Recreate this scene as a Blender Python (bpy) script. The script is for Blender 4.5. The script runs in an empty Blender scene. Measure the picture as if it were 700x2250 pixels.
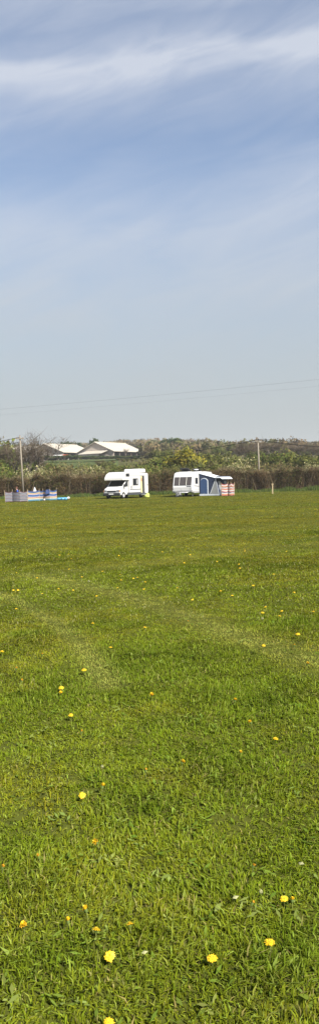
import bpy, bmesh, math, random
import numpy as np
from mathutils import Vector, Matrix

random.seed(7)
RNG = np.random.default_rng(11)
SC = bpy.context.scene
COL = SC.collection
R = math.radians

# ------------------------------------------------------------------ camera
CAM_H = 1.55
HAZE = 0.00030
F = 1625.0                                   # focal length in photo pixels (700 x 2250)
PITCH = math.atan(65.0 / F)
ROLL = R(1.6)
CR = Matrix.Rotation(math.pi / 2 - PITCH, 3, 'X') @ Matrix.Rotation(-ROLL, 3, 'Z')
cam_d = bpy.data.cameras.new('camera')
cam = bpy.data.objects.new('camera', cam_d)
COL.objects.link(cam)
cam_d.sensor_fit = 'VERTICAL'
cam_d.sensor_height = 36.0
cam_d.sensor_width = 36.0
cam_d.lens = 36.0 * F / 2250.0
cam_d.clip_start = 0.05
cam_d.clip_end = 20000
cam.matrix_world = Matrix.Translation((0, 0, CAM_H)) @ CR.to_4x4()
SC.camera = cam


def ray(px, py):
    return CR @ Vector(((px - 350) / F, (1125 - py) / F, -1.0))


def P(px, py, D):
    """world point seen at photo pixel (px, py) at depth Y = D"""
    d = ray(px, py)
    t = D / d.y
    return Vector((d.x * t, D, CAM_H + d.z * t))


def PG(px, py, z=0.0):
    """world point seen at a pixel on the level plane z"""
    d = ray(px, py)
    t = (z - CAM_H) / d.z
    return Vector((d.x * t, d.y * t, z))


# ------------------------------------------------------------------ noise and terrain
_NT = np.random.default_rng(5).random((64, 64))


def vnoise(x, y):
    x = np.asarray(x, float); y = np.asarray(y, float)
    xi = np.floor(x).astype(int); yi = np.floor(y).astype(int)
    fx = x - xi; fy = y - yi
    fx = fx * fx * (3 - 2 * fx); fy = fy * fy * (3 - 2 * fy)
    a = _NT[xi % 64, yi % 64]; b = _NT[(xi + 1) % 64, yi % 64]
    c = _NT[xi % 64, (yi + 1) % 64]; d = _NT[(xi + 1) % 64, (yi + 1) % 64]
    return (a * (1 - fx) + b * fx) * (1 - fy) + (c * (1 - fx) + d * fx) * fy


def fbm(x, y, o=3):
    s = 0; a = 0.5; t = 0
    for i in range(o):
        s = s + a * vnoise(x * 2 ** i + 17.3 * i, y * 2 ** i + 5.1 * i); t += a; a *= 0.5
    return s / t


TY = [-200, 78, 88, 95, 120, 200, 300, 420, 600, 900, 3500]
TZ = [0, 0, 0.18, 0.22, 1.3, 7.4, 11.9, 19.5, 31.0, 35.0, 37.0]


def terr(x, y):
    x = np.asarray(x, float); y = np.asarray(y, float)
    z = np.interp(y, TY, TZ)
    far = np.clip((y - 110) / 300, 0, 1)
    s = np.clip((x - 15) / 60, 0, 1); s = s * s * (3 - 2 * s)
    z = z * (1 - 0.19 * far * s)
    z = z + far * 1.2 * (fbm(x / 60 + 9, y / 60) - 0.5)
    near = np.clip((110 - y) / 30, 0, 1)
    z = z + near * 0.05 * (fbm(x / 7 + 3, y / 5) - 0.5)
    return z


def gz(x, y):
    return float(terr(x, y))


def on_ground(px, D):
    p = P(px, 1075, D)
    return Vector((p.x, p.y, gz(p.x, p.y)))


# ------------------------------------------------------------------ materials
def nodes_of(m):
    m.use_nodes = True
    nt = m.node_tree
    return nt, nt.nodes, nt.links


def mat(name, col, rough=0.6, metal=0.0, var=0.12, scale=6.0, bump=0.0, spec=0.5, coat=0.0):
    m = bpy.data.materials.new(name)
    nt, N, L = nodes_of(m)
    b = N['Principled BSDF']
    b.inputs['Roughness'].default_value = rough
    b.inputs['Metallic'].default_value = metal
    b.inputs['Specular IOR Level'].default_value = spec
    if coat:
        b.inputs['Coat Weight'].default_value = coat
    tc = N.new('ShaderNodeTexCoord')
    no = N.new('ShaderNodeTexNoise'); no.inputs['Scale'].default_value = scale; no.inputs['Detail'].default_value = 4
    L.new(tc.outputs['Object'], no.inputs['Vector'])
    mx = N.new('ShaderNodeMix'); mx.data_type = 'RGBA'
    c = Vector(col)
    mx.inputs[6].default_value = (*[max(0, v * (1 - var)) for v in c], 1)
    mx.inputs[7].default_value = (*[min(1, v * (1 + var)) for v in c], 1)
    L.new(no.outputs['Fac'], mx.inputs[0])
    L.new(mx.outputs[2], b.inputs['Base Color'])
    if bump:
        bp = N.new('ShaderNodeBump'); bp.inputs['Strength'].default_value = bump; bp.inputs['Distance'].default_value = 0.02
        L.new(no.outputs['Fac'], bp.inputs['Height']); L.new(bp.outputs['Normal'], b.inputs['Normal'])
    return m


def leaf_mat(name, trans=0.3, rough=0.55, spec=0.25, up=0.3):
    """albedo from the per-leaf colour attribute, part of the light comes through the leaf"""
    m = bpy.data.materials.new(name)
    nt, N, L = nodes_of(m)
    N.remove(N['Principled BSDF'])
    b = N.new('ShaderNodeBsdfDiffuse')
    b.inputs['Roughness'].default_value = rough
    a = N.new('ShaderNodeAttribute'); a.attribute_name = 'col'
    L.new(a.outputs['Color'], b.inputs['Color'])
    t = N.new('ShaderNodeBsdfTranslucent'); L.new(a.outputs['Color'], t.inputs['Color'])
    # single facets stand for a rounded clump: blend their normals with the outward direction of the clump
    an = N.new('ShaderNodeAttribute'); an.attribute_name = 'out_dir'
    vt = N.new('ShaderNodeVectorTransform'); vt.vector_type = 'NORMAL'; vt.convert_from = 'OBJECT'; vt.convert_to = 'WORLD'
    L.new(an.outputs['Vector'], vt.inputs[0])
    ge_ = N.new('ShaderNodeNewGeometry'); vm = N.new('ShaderNodeVectorMath'); vm.operation = 'SCALE'; vm.inputs['Scale'].default_value = 1 - up
    L.new(ge_.outputs['Normal'], vm.inputs[0])
    vm2 = N.new('ShaderNodeVectorMath'); vm2.operation = 'SCALE'; vm2.inputs['Scale'].default_value = up
    L.new(vt.outputs[0], vm2.inputs[0])
    va = N.new('ShaderNodeVectorMath'); va.operation = 'ADD'; L.new(vm.outputs[0], va.inputs[0]); L.new(vm2.outputs[0], va.inputs[1])
    vn = N.new('ShaderNodeVectorMath'); vn.operation = 'NORMALIZE'; L.new(va.outputs[0], vn.inputs[0])
    L.new(vn.outputs[0], b.inputs['Normal'])
    mx = N.new('ShaderNodeMixShader'); mx.inputs[0].default_value = trans
    L.new(b.outputs[0], mx.inputs[1]); L.new(t.outputs[0], mx.inputs[2])
    L.new(mx.outputs[0], N['Material Output'].inputs['Surface'])
    return m


def wave_mat(name, c1, c2, scale, direction='X', rough=0.6, dist=0.3, bump=0.3):
    m = bpy.data.materials.new(name)
    nt, N, L = nodes_of(m)
    b = N['Principled BSDF']; b.inputs['Roughness'].default_value = rough
    b.inputs['Specular IOR Level'].default_value = 0.3
    tc = N.new('ShaderNodeTexCoord')
    w = N.new('ShaderNodeTexWave'); w.bands_direction = direction
    w.inputs['Scale'].default_value = scale; w.inputs['Distortion'].default_value = dist
    L.new(tc.outputs['Object'], w.inputs['Vector'])
    no = N.new('ShaderNodeTexNoise'); no.inputs['Scale'].default_value = 0.6; no.inputs['Detail'].default_value = 5
    L.new(tc.outputs['Object'], no.inputs['Vector'])
    ad = N.new('ShaderNodeMath'); ad.operation = 'MULTIPLY_ADD'
    L.new(w.outputs['Fac'], ad.inputs[0]); ad.inputs[1].default_value = 0.5
    L.new(no.outputs['Fac'], ad.inputs[2])
    mr = N.new('ShaderNodeMapRange'); mr.inputs[1].default_value = 0.3; mr.inputs[2].default_value = 1.1
    L.new(ad.outputs[0], mr.inputs[0])
    mx = N.new('ShaderNodeMix'); mx.data_type = 'RGBA'
    mx.inputs[6].default_value = (*c1, 1); mx.inputs[7].default_value = (*c2, 1)
    L.new(mr.outputs[0], mx.inputs[0]); L.new(mx.outputs[2], b.inputs['Base Color'])
    bp = N.new('ShaderNodeBump'); bp.inputs['Strength'].default_value = bump; bp.inputs['Distance'].default_value = 0.03
    L.new(w.outputs['Fac'], bp.inputs['Height']); L.new(bp.outputs['Normal'], b.inputs['Normal'])
    return m


M = dict(
    white=mat('white_paint', (0.58, 0.575, 0.56), 0.3, var=0.03, scale=2, coat=0.3),
    cream=mat('cream_plastic', (0.72, 0.70, 0.62), 0.45, var=0.05),
    yellow=mat('pale_yellow_trim', (0.52, 0.47, 0.27), 0.6, var=0.08),
    glass=mat('tinted_glass', (0.018, 0.020, 0.022), 0.08, var=0.2, spec=0.6),
    curtained=mat('tinted_acrylic', (0.065, 0.055, 0.050), 0.15, var=0.3, scale=3, spec=0.6),
    rubber=mat('black_rubber', (0.022, 0.022, 0.022), 0.75, var=0.2),
    dark=mat('dark_grey_plastic', (0.032, 0.033, 0.035), 0.55, var=0.15),
    black=mat('dark_interior', (0.012, 0.011, 0.010), 0.8),
    grey=mat('grey_plastic', (0.33, 0.33, 0.33), 0.5, var=0.1),
    stripe=mat('grey_blue_stripe', (0.06, 0.065, 0.075), 0.4, var=0.05),
    chrome=mat('zinc_metal', (0.55, 0.55, 0.56), 0.35, metal=0.9, var=0.1),
    hub=mat('wheel_trim', (0.62, 0.62, 0.63), 0.35, metal=0.3, var=0.1),
    lamp=mat('headlamp_lens', (0.20, 0.21, 0.22), 0.1, var=0.2, spec=0.7),
    amber=mat('amber_lens', (0.75, 0.25, 0.03), 0.2),
    plate=mat('number_plate', (0.75, 0.74, 0.70), 0.4, var=0.05),
    navy=mat('navy_canvas', (0.016, 0.026, 0.056), 0.85, var=0.15),
    blue=mat('mid_blue_canvas', (0.021, 0.052, 0.130), 0.85, var=0.12),
    palecanvas=mat('pale_grey_canvas', (0.60, 0.64, 0.68), 0.8, var=0.06),
    greymesh=mat('grey_window_film', (0.22, 0.23, 0.23), 0.35, var=0.15),
    lime=mat('lime_nylon', (0.52, 0.62, 0.14), 0.6, var=0.12),
    pole=mat('weathered_wood', (0.22, 0.19, 0.145), 0.85, var=0.25, scale=9, bump=0.3),
    stake=mat('pale_timber', (0.38, 0.30, 0.17), 0.8, var=0.2, scale=9),
    cable=mat('black_cable', (0.015, 0.015, 0.015), 0.9, spec=0.1),
    wire=mat('grey_wire', (0.2, 0.2, 0.21), 0.6),
    ceramic=mat('brown_ceramic', (0.12, 0.07, 0.05), 0.3),
    bark=mat('grey_brown_bark', (0.115, 0.095, 0.075), 0.9, var=0.3, scale=4, bump=0.4),
    barnroof=wave_mat('pale_sheet_roof', (0.37, 0.335, 0.27), (0.47, 0.43, 0.355), 1.2, 'X', 0.55, 0.2),
    cladding=wave_mat('weathered_board_cladding', (0.31, 0.265, 0.22), (0.48, 0.42, 0.36), 2.2, 'Y', 0.9, 0.6),
    concrete=mat('concrete_block', (0.42, 0.41, 0.38), 0.9, var=0.15, scale=1),
    barnvoid=mat('barn_interior_shade', (0.045, 0.037, 0.03), 0.95, var=0.3, scale=1),
    steel=mat('brown_steel', (0.16, 0.12, 0.10), 0.7, var=0.2),
    red=mat('red_paint', (0.42, 0.07, 0.04), 0.5, var=0.15),
    w_white=mat('white_cotton', (0.44, 0.43, 0.42), 0.9, var=0.06),
    w_maroon=mat('maroon_cotton', (0.085, 0.05, 0.058), 0.9, var=0.15),
    w_grey=mat('grey_cotton', (0.07, 0.078, 0.10), 0.9, var=0.12),
    w_pale=mat('pale_lilac_cotton', (0.20, 0.20, 0.22), 0.9, var=0.06),
    w_blue=mat('blue_cotton', (0.03, 0.08, 0.22), 0.9, var=0.12),
    w_navy=mat('navy_cotton', (0.03, 0.05, 0.13), 0.9, var=0.15),
    w_yellow=mat('yellow_cotton', (0.33, 0.29, 0.16), 0.9, var=0.1),
    w_red=mat('red_cotton', (0.29, 0.10, 0.09), 0.9, var=0.12),
    w_orange=mat('orange_cotton', (0.40, 0.175, 0.085), 0.9, var=0.12),
    w_teal=mat('teal_cotton', (0.06, 0.17, 0.23), 0.9, var=0.12),
    aqua=mat('light_blue_vinyl', (0.11, 0.38, 0.62), 0.3, var=0.1),
    skin=mat('skin', (0.52, 0.31, 0.22), 0.6, var=0.06),
    hair=mat('auburn_hair', (0.11, 0.038, 0.02), 0.6, var=0.2),
    bluetop=mat('blue_jersey', (0.03, 0.09, 0.42), 0.85, var=0.1),
    jeans=mat('dark_denim', (0.03, 0.04, 0.07), 0.85, var=0.15),
    petal=mat('dandelion_yellow', (0.68, 0.455, 0.007), 0.6, var=0.12, scale=60),
    petal_in=mat('dandelion_centre', (0.62, 0.36, 0.006), 0.65, var=0.12, scale=90),
    petal_old=mat('dandelion_orange', (0.60, 0.31, 0.012), 0.7, var=0.2, scale=60),
    stem=mat('pale_green_stem', (0.15, 0.17, 0.035), 0.8, var=0.15, scale=30),
    sepal=mat('green_bract', (0.09, 0.13, 0.02), 0.8, var=0.2, scale=30),
    fluff=mat('seed_fluff', (0.28, 0.28, 0.13), 0.95, var=0.06),
    leaf=leaf_mat('leaf_surface', 0.22, 0.7, 0.04, 0.66),
    twig=leaf_mat('twig_surface', 0.0, 0.9, 0.03, 0.5),
    grass=leaf_mat('grass_blade', 0.40, 0.6, 0.05, 0.62),
)


# ------------------------------------------------------------------ object helpers
def link(o, parent=None):
    COL.objects.link(o)
    if parent is not None:
        o.parent = parent
    return o


def tag(o, label=None, cat=None, group=None, kind=None):
    if label: o['label'] = label
    if cat: o['category'] = cat
    if group: o['group'] = group
    if kind: o['kind'] = kind
    return o


def thing(name, label, cat, loc=(0, 0, 0), rz=0.0, group=None):
    o = bpy.data.objects.new(name, None)
    o.empty_display_size = 0.3
    o.location = loc
    o.rotation_euler = (0, 0, rz)
    link(o)
    return tag(o, label, cat, group)


class MB:
    """collects shapes, builds ONE mesh object"""
    def __init__(s):
        s.v = []; s.f = []; s.m = []; s.mats = []

    def mi(s, m):
        if m not in s.mats: s.mats.append(m)
        return s.mats.index(m)

    def add(s, vs, fs, m):
        o = len(s.v); k = s.mi(m)
        s.v += [tuple(v) for v in vs]
        for f in fs:
            s.f.append([i + o for i in f]); s.m.append(k)

    def box(s, lo, hi, m, rot=None, org=None):
        x0, y0, z0 = lo; x1, y1, z1 = hi
        vs = [Vector(p) for p in ((x0, y0, z0), (x1, y0, z0), (x1, y1, z0), (x0, y1, z0), (x0, y0, z1), (x1, y0, z1), (x1, y1, z1), (x0, y1, z1))]
        if rot is not None:
            vs = [rot @ p + Vector(org or (0, 0, 0)) for p in vs]
        s.add(vs, [(0, 3, 2, 1), (4, 5, 6, 7), (0, 1, 5, 4), (1, 2, 6, 5), (2, 3, 7, 6), (3, 0, 4, 7)], m)

    def prism(s, prof, y0, y1, m, axis='Y', taper=1.0):
        """profile of (x, z) extruded along y (axis Y) or of (y, z) along x (axis X)"""
        n = len(prof)
        if axis == 'Y':
            vs = [(x, y0, z) for x, z in prof] + [(x, y1, z) for x, z in prof]
        else:
            vs = [(y0, y, z) for y, z in prof] + [(y1, y, z) for y, z in prof]
        fs = [tuple(range(n)), tuple(range(2 * n - 1, n - 1, -1))]
        fs += [(i, i + n, (i + 1) % n + n, (i + 1) % n) for i in range(n)]
        s.add(vs, fs, m)

    def tube(s, pts, rad, m, n=6, cap=True):
        pts = [Vector(p) for p in pts]
        if not isinstance(rad, (list, tuple)): rad = [rad] * len(pts)
        vs = []; fs = []
        for i, p in enumerate(pts):
            t = (pts[min(i + 1, len(pts) - 1)] - pts[max(i - 1, 0)])
            if t.length < 1e-9: t = Vector((0, 0, 1))
            t.normalize()
            a = t.orthogonal().normalized() if abs(t.z) > 0.9 else t.cross(Vector((0, 0, 1))).normalized()
            b = t.cross(a)
            for k in range(n):
                w = 2 * math.pi * k / n
                vs.append(p + (a * math.cos(w) + b * math.sin(w)) * rad[i])
        for i in range(len(pts) - 1):
            for k in range(n):
                q = (k + 1) % n
                fs.append((i * n + k, i * n + q, (i + 1) * n + q, (i + 1) * n + k))
        if cap:
            fs.append(tuple(range(n - 1, -1, -1)))
            fs.append(tuple(range((len(pts) - 1) * n, len(pts) * n)))
        s.add(vs, fs, m)

    def lathe(s, prof, c, axis, m, n=20):
        """prof of (r, h) around an axis"""
        c = Vector(c); ax = Vector(axis).normalized(); a = ax.orthogonal().normalized(); b = ax.cross(a)
        vs = []; fs = []
        for r, h in prof:
            for k in range(n):
                w = 2 * math.pi * k / n
                vs.append(c + ax * h + (a * math.cos(w) + b * math.sin(w)) * r)
        for i in range(len(prof) - 1):
            for k in range(n):
                q = (k + 1) % n
                fs.append((i * n + k, i * n + q, (i + 1) * n + q, (i + 1) * n + k))
        s.add(vs, fs, m)

    def build(s, name, parent=None, smooth=False, bevel=0.0, seg=2, solid=0.0):
        me = bpy.data.meshes.new(name)
        me.from_pydata(s.v, [], s.f)
        for m in s.mats: me.materials.append(m)
        me.polygons.foreach_set('material_index', s.m)
        if smooth: me.polygons.foreach_set('use_smooth', [True] * len(me.polygons))
        me.validate(); me.update()
        bm = bmesh.new(); bm.from_mesh(me)
        bmesh.ops.recalc_face_normals(bm, faces=bm.faces)
        bm.to_mesh(me); bm.free()
        o = bpy.data.objects.new(name, me)
        link(o, parent)
        if solid:
            k = o.modifiers.new('solid', 'SOLIDIFY'); k.thickness = solid
        if bevel:
            k = o.modifiers.new('bevel', 'BEVEL'); k.width = bevel; k.segments = seg; k.limit_method = 'ANGLE'; k.angle_limit = R(25)
            me.polygons.foreach_set('use_smooth', [True] * len(me.polygons))
            k2 = o.modifiers.new('wn', 'WEIGHTED_NORMAL'); k2.keep_sharp = False
        return o


def np_mesh(name, verts, loops, starts, totals, cols, material, out=(0, 0, 1)):
    me = bpy.data.meshes.new(name)
    me.vertices.add(len(verts)); me.loops.add(len(loops)); me.polygons.add(len(starts))
    me.vertices.foreach_set('co', np.asarray(verts, np.float32).ravel())
    me.loops.foreach_set('vertex_index', np.asarray(loops, np.int32))
    me.polygons.foreach_set('loop_start', np.asarray(starts, np.int32))
    try:
        me.polygons.foreach_set('loop_total', np.asarray(totals, np.int32))
    except Exception:
        pass
    a = me.attributes.new('col', 'FLOAT_COLOR', 'POINT')
    c4 = np.ones((len(verts), 4), np.float32); c4[:, :3] = cols
    a.data.foreach_set('color', c4.ravel())
    d = me.attributes.new('out_dir', 'FLOAT_VECTOR', 'POINT')
    o3 = np.empty((len(verts), 3), np.float32); o3[:] = out
    d.data.foreach_set('vector', o3.ravel())
    me.materials.append(material)
    me.update(calc_edges=True)
    return me


def quads_mesh(name, q, cols, material, out=None):
    """q: (n,4,3) corner points, cols (n,3), out (n,3) outward directions"""
    n = len(q)
    out = (0, 0, 1) if out is None else np.repeat(unit(out), 4, 0)
    return np_mesh(name, q.reshape(-1, 3), np.arange(4 * n), np.arange(n) * 4, np.full(n, 4), np.repeat(cols, 4, 0), material, out)


def unit(v):
    return v / (np.linalg.norm(v, axis=1)[:, None] + 1e-9)


def leaf_cards(pts, size, cols, rng, asp=1.7, flat=0.0):
    """one small pointed card per point, random in every direction"""
    n = len(pts)
    u = rng.normal(size=(n, 3)); u[:, 2] *= (1 - flat); u /= np.linalg.norm(u, axis=1)[:, None] + 1e-9
    w = rng.normal(size=(n, 3)); w -= (w * u).sum(1)[:, None] * u; w /= np.linalg.norm(w, axis=1)[:, None] + 1e-9
    s = size * rng.uniform(0.6, 1.4, n)[:, None]
    a = u * s * 0.5 * asp; b = w * s * 0.5
    q = np.stack([pts - a, pts + b * 1.0 - a * 0.1, pts + a, pts - b * 1.0 - a * 0.1], 1)
    return q


def sticks(p0, p1, wid, rng):
    """thin tapered slivers from p0 to p1"""
    d = p1 - p0
    w = rng.normal(size=d.shape); w -= (w * d).sum(1)[:, None] * d / ((d * d).sum(1)[:, None] + 1e-9)
    w /= np.linalg.norm(w, axis=1)[:, None] + 1e-9
    wid = np.asarray(wid).reshape(-1, 1) if np.ndim(wid) else wid
    return np.stack([p0 - w * wid * .5, p0 + w * wid * .5, p1 + w * wid * .2, p1 - w * wid * .2], 1)


def pal(rng, n, cols, weights=None, jit=0.18):
    cols = np.array(cols)
    k = rng.choice(len(cols), n, p=weights)
    return cols[k] * rng.uniform(1 - jit, 1 + jit, (n, 1)) * rng.uniform(0.93, 1.07, (n, 3))


# ------------------------------------------------------------------ sky and sun
SUN_AZ = (0.64, -0.77)
SUN_EL = R(43)
w = bpy.data.worlds.new('World'); SC.world = w; w.use_nodes = True
N = w.node_tree.nodes; L = w.node_tree.links
bg = N['Background']
sky = N.new('ShaderNodeTexSky'); sky.sky_type = 'NISHITA'; sky.sun_disc = False
sky.sun_elevation = SUN_EL; sky.sun_rotation = math.atan2(SUN_AZ[0], SUN_AZ[1]) % (2 * math.pi)
sky.altitude = 50; sky.air_density = 1.0; sky.dust_density = 1.0; sky.ozone_density = 1.6
bg.inputs['Strength'].default_value = 0.083


def mth(op, a, b=None, c=None):
    n = N.new('ShaderNodeMath'); n.operation = op
    for i, v in enumerate((a, b, c)):
        if v is None: continue
        if isinstance(v, (int, float)): n.inputs[i].default_value = v
        else: L.new(v, n.inputs[i])
    return n.outputs[0]


tc = N.new('ShaderNodeTexCoord')
sp = N.new('ShaderNodeSeparateXYZ'); L.new(tc.outputs['Generated'], sp.inputs[0])
hl = mth('SQRT', mth('ADD', mth('MULTIPLY', sp.outputs[0], sp.outputs[0]), mth('MULTIPLY', sp.outputs[1], sp.outputs[1])))
tel = mth('DIVIDE', sp.outputs[2], mth('MAXIMUM', hl, 0.02))          # tangent of the elevation
az = mth('DIVIDE', sp.outputs[0], mth('MAXIMUM', hl, 0.02))
# cirrus is stretched along one direction: coordinates (azimuth, elevation) scaled unevenly
cb = N.new('ShaderNodeCombineXYZ'); L.new(mth('MULTIPLY', az, 2.2), cb.inputs[0])
L.new(mth('SUBTRACT', mth('MULTIPLY', tel, 7.0), mth('MULTIPLY', az, 2.4)), cb.inputs[1]); L.new(sp.outputs[1], cb.inputs[2])
n1 = N.new('ShaderNodeTexNoise'); n1.inputs['Scale'].default_value = 1.5; n1.inputs['Detail'].default_value = 5; n1.inputs['Roughness'].default_value = 0.5
n1.inputs['Distortion'].default_value = 0.5
L.new(cb.outputs[0], n1.inputs['Vector'])
cb2 = N.new('ShaderNodeCombineXYZ'); L.new(mth('MULTIPLY', az, 5.0), cb2.inputs[0])
L.new(mth('SUBTRACT', mth('MULTIPLY', tel, 16.0), mth('MULTIPLY', az, 4.5)), cb2.inputs[1]); L.new(sp.outputs[1], cb2.inputs[2])
n2 = N.new('ShaderNodeTexNoise'); n2.inputs['Scale'].default_value = 1.3; n2.inputs['Detail'].default_value = 6; n2.inputs['Roughness'].default_value = 0.55
n2.inputs['Distortion'].default_value = 1.1
L.new(cb2.outputs[0], n2.inputs['Vector'])
# where the cloud bands lie in the sky
tb = mth('ADD', mth('SUBTRACT', tel, mth('MULTIPLY', az, 0.10)), mth('MULTIPLY', mth('SUBTRACT', n1.outputs['Fac'], 0.5), 0.12))
rmp = N.new('ShaderNodeValToRGB'); L.new(tb, rmp.inputs[0])
cr = rmp.color_ramp
while len(cr.elements) > 1: cr.elements.remove(cr.elements[-1])
stops = [(0.0, 0.55), (0.12, 0.5), (0.20, 0.45), (0.25, 0.74), (0.30, 0.58), (0.345, 0.70), (0.385, 0.46), (0.44, 0.17), (0.475, 0.34), (0.51, 0.60), (0.533, 1.0), (0.555, 1.0), (0.575, 0.55), (0.605, 0.36), (0.640, 0.62), (0.68, 0.45), (0.85, 0.3)]
cr.elements[0].position = stops[0][0]; cr.elements[0].color = (stops[0][1],) * 3 + (1,)
for p, v in stops[1:]:
    e = cr.elements.new(p); e.color = (v, v, v, 1)
amt = mth('MULTIPLY', rmp.outputs['Color'], mth('ADD', mth('MULTIPLY', mth('SUBTRACT', n2.outputs['Fac'], 0.5), 1.35), 0.93))
amt = mth('MULTIPLY', mth('MAXIMUM', mth('MINIMUM', amt, 1.0), 0.0), 0.85)
mx = N.new('ShaderNodeMix'); mx.data_type = 'RGBA'
L.new(amt, mx.inputs[0]); L.new(sky.outputs[0], mx.inputs[6])
mx.inputs[7].default_value = (4.1, 4.35, 4.9, 1)                   # sunlit thin cloud, same units as the sky
hz_ = N.new('ShaderNodeMapRange'); hz_.interpolation_type = 'SMOOTHSTEP'
hz_.inputs[1].default_value = 0.02; hz_.inputs[2].default_value = 0.46; hz_.inputs[3].default_value = 0.95; hz_.inputs[4].default_value = 0.0
L.new(tel, hz_.inputs[0])
mx2 = N.new('ShaderNodeMix'); mx2.data_type = 'RGBA'              # veil of thin stratus low in the sky
L.new(hz_.outputs[0], mx2.inputs[0]); L.new(mx.outputs[2], mx2.inputs[6])
mx2.inputs[7].default_value = (2.75, 2.98, 3.05, 1)
L.new(mx2.outputs[2], bg.inputs['Color'])

sd = bpy.data.lights.new('sun', 'SUN'); sd.energy = 5.0; sd.angle = R(0.53); sd.color = (1.0, 0.945, 0.86)
so = bpy.data.objects.new('sun', sd); link(so)
sdir = Vector((SUN_AZ[0], SUN_AZ[1], 0)).normalized() * math.cos(SUN_EL) + Vector((0, 0, math.sin(SUN_EL)))
so.rotation_euler = sdir.to_track_quat('Z', 'Y').to_euler()
so.location = sdir * 50

vs_ = SC.view_settings
vs_.view_transform = 'Standard'; vs_.look = 'None'; vs_.gamma = 1.0; vs_.exposure = 1.0; vs_.use_curve_mapping = False
SC.cycles.max_bounces = 6; SC.cycles.diffuse_bounces = 3; SC.cycles.transparent_max_bounces = 8
SC.cycles.use_denoising = True
SC.cycles.denoiser = 'OPENIMAGEDENOISE'
SC.cycles.denoising_prefilter = 'ACCURATE'
SC.cycles.sample_clamp_indirect = 4.0

# ------------------------------------------------------------------ ground
xs = np.concatenate([-np.geomspace(1500, 48, 26), np.arange(-45, 45.5, 1.0), np.geomspace(48, 1500, 26)])
ys = np.concatenate([np.linspace(-120, -10, 12), np.arange(-8, 102, 1.0), np.geomspace(105, 1800, 60)])
X, Y = np.meshgrid(xs, ys, indexing='ij')
Z = terr(X, Y)
nx, ny = X.shape
idx = np.arange(nx * ny).reshape(nx, ny)
fq = np.stack([idx[:-1, :-1], idx[1:, :-1], idx[1:, 1:], idx[:-1, 1:]], -1).reshape(-1, 4)
gm = bpy.data.materials.new('field_ground')
nt, GN, GL = nodes_of(gm)
GN.remove(GN['Principled BSDF']); gb = GN.new('ShaderNodeBsdfDiffuse'); gb.inputs['Roughness'].default_value = 0.5
GL.new(gb.outputs[0], GN['Material Output'].inputs['Surface'])
ge = GN.new('ShaderNodeNewGeometry')


def gnoise(scale, detail=5, vec=None, rough=0.6):
    n = GN.new('ShaderNodeTexNoise'); n.inputs['Scale'].default_value = scale; n.inputs['Detail'].default_value = detail
    n.inputs['Roughness'].default_value = rough
    GL.new(vec or ge.outputs['Position'], n.inputs['Vector']); return n.outputs['Fac']


def gmix(fac, a, b):
    n = GN.new('ShaderNodeMix'); n.data_type = 'RGBA'
    GL.new(fac, n.inputs[0])
    for i, v in ((6, a), (7, b)):
        if isinstance(v, tuple): n.inputs[i].default_value = (*v, 1)
        else: GL.new(v, n.inputs[i])
    return n.outputs[2]


def gramp(fac, lo, hi):
    n = GN.new('ShaderNodeMapRange'); n.inputs[1].default_value = lo; n.inputs[2].default_value = hi
    GL.new(fac, n.inputs[0]); return n.outputs[0]


lawn = gmix(gramp(gnoise(0.35), 0.35, 0.65), (0.066, 0.084, 0.011), (0.092, 0.092, 0.015))
lawn = gmix(gramp(gnoise(9.0, 6), 0.35, 0.7), (0.045, 0.050, 0.012), lawn)
hill = gmix(gramp(gnoise(0.03, 6), 0.4, 0.6), (0.075, 0.085, 0.025), (0.085, 0.07, 0.038))
hill = gmix(gramp(gnoise(0.5, 6), 0.3, 0.7), (0.045, 0.045, 0.022), hill)
gs = GN.new('ShaderNodeSeparateXYZ'); GL.new(ge.outputs['Position'], gs.inputs[0])
GL.new(gmix(gramp(gs.outputs[1], 91, 96), lawn, hill), gb.inputs['Color'])
gmesh = np_mesh('ground', np.stack([X, Y, Z], -1).reshape(-1, 3), fq.ravel(), np.arange(len(fq)) * 4, np.full(len(fq), 4), np.zeros(3), gm)
gmesh.polygons.foreach_set('use_smooth', [True] * len(gmesh.polygons))
tag(link(bpy.data.objects.new('ground', gmesh)), kind='structure')

# crop field on the slope below the barns, following the terrain
cm = mat('young_crop', (0.062, 0.080, 0.028), 0.95, var=0.25, scale=0.12, spec=0.02)


def sheet(name, px0, px1, d0, d1, m, lift=0.12, n=40, kind='structure'):
    vs = []
    for i in range(n + 1):
        for j in range(n + 1):
            D = d0 + (d1 - d0) * j / n
            a = on_ground(px0 + (px1 - px0) * i / n, D)
            vs.append((a.x, a.y, a.z + lift))
    fs = [(i * (n + 1) + j, (i + 1) * (n + 1) + j, (i + 1) * (n + 1) + j + 1, i * (n + 1) + j + 1) for i in range(n) for j in range(n)]
    b = MB(); b.add(vs, fs, m)
    return tag(b.build(name, smooth=True), kind=kind)


sheet('crop_field', -150, 262, 150, 262, cm)

# ------------------------------------------------------------------ lawn grass
track1 = [PG(*p) for p in ((60, 1262), (190, 1290), (300, 1318), (400, 1355), (500, 1392), (600, 1425), (720, 1460), (860, 1500))]
track2 = [PG(*p) for p in ((-60, 1290), (40, 1322), (110, 1365), (170, 1410), (215, 1470), (240, 1510))]
track3 = [PG(*p) for p in ((700, 1195), (500, 1212), (300, 1240), (100, 1262), (-80, 1280))]
track4 = [PG(*p) for p in ((760, 1140), (560, 1160), (330, 1172), (100, 1196), (-80, 1215))]


def dist_poly(x, y, pts):
    d = np.full(np.shape(x), 1e9)
    for a, b in zip(pts[:-1], pts[1:]):
        ax, ay, bx, by = a.x, a.y, b.x, b.y
        t = np.clip(((x - ax) * (bx - ax) + (y - ay) * (by - ay)) / ((bx - ax) ** 2 + (by - ay) ** 2), 0, 1)
        d = np.minimum(d, np.hypot(x - ax - t * (bx - ax), y - ay - t * (by - ay)))
    return d


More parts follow.
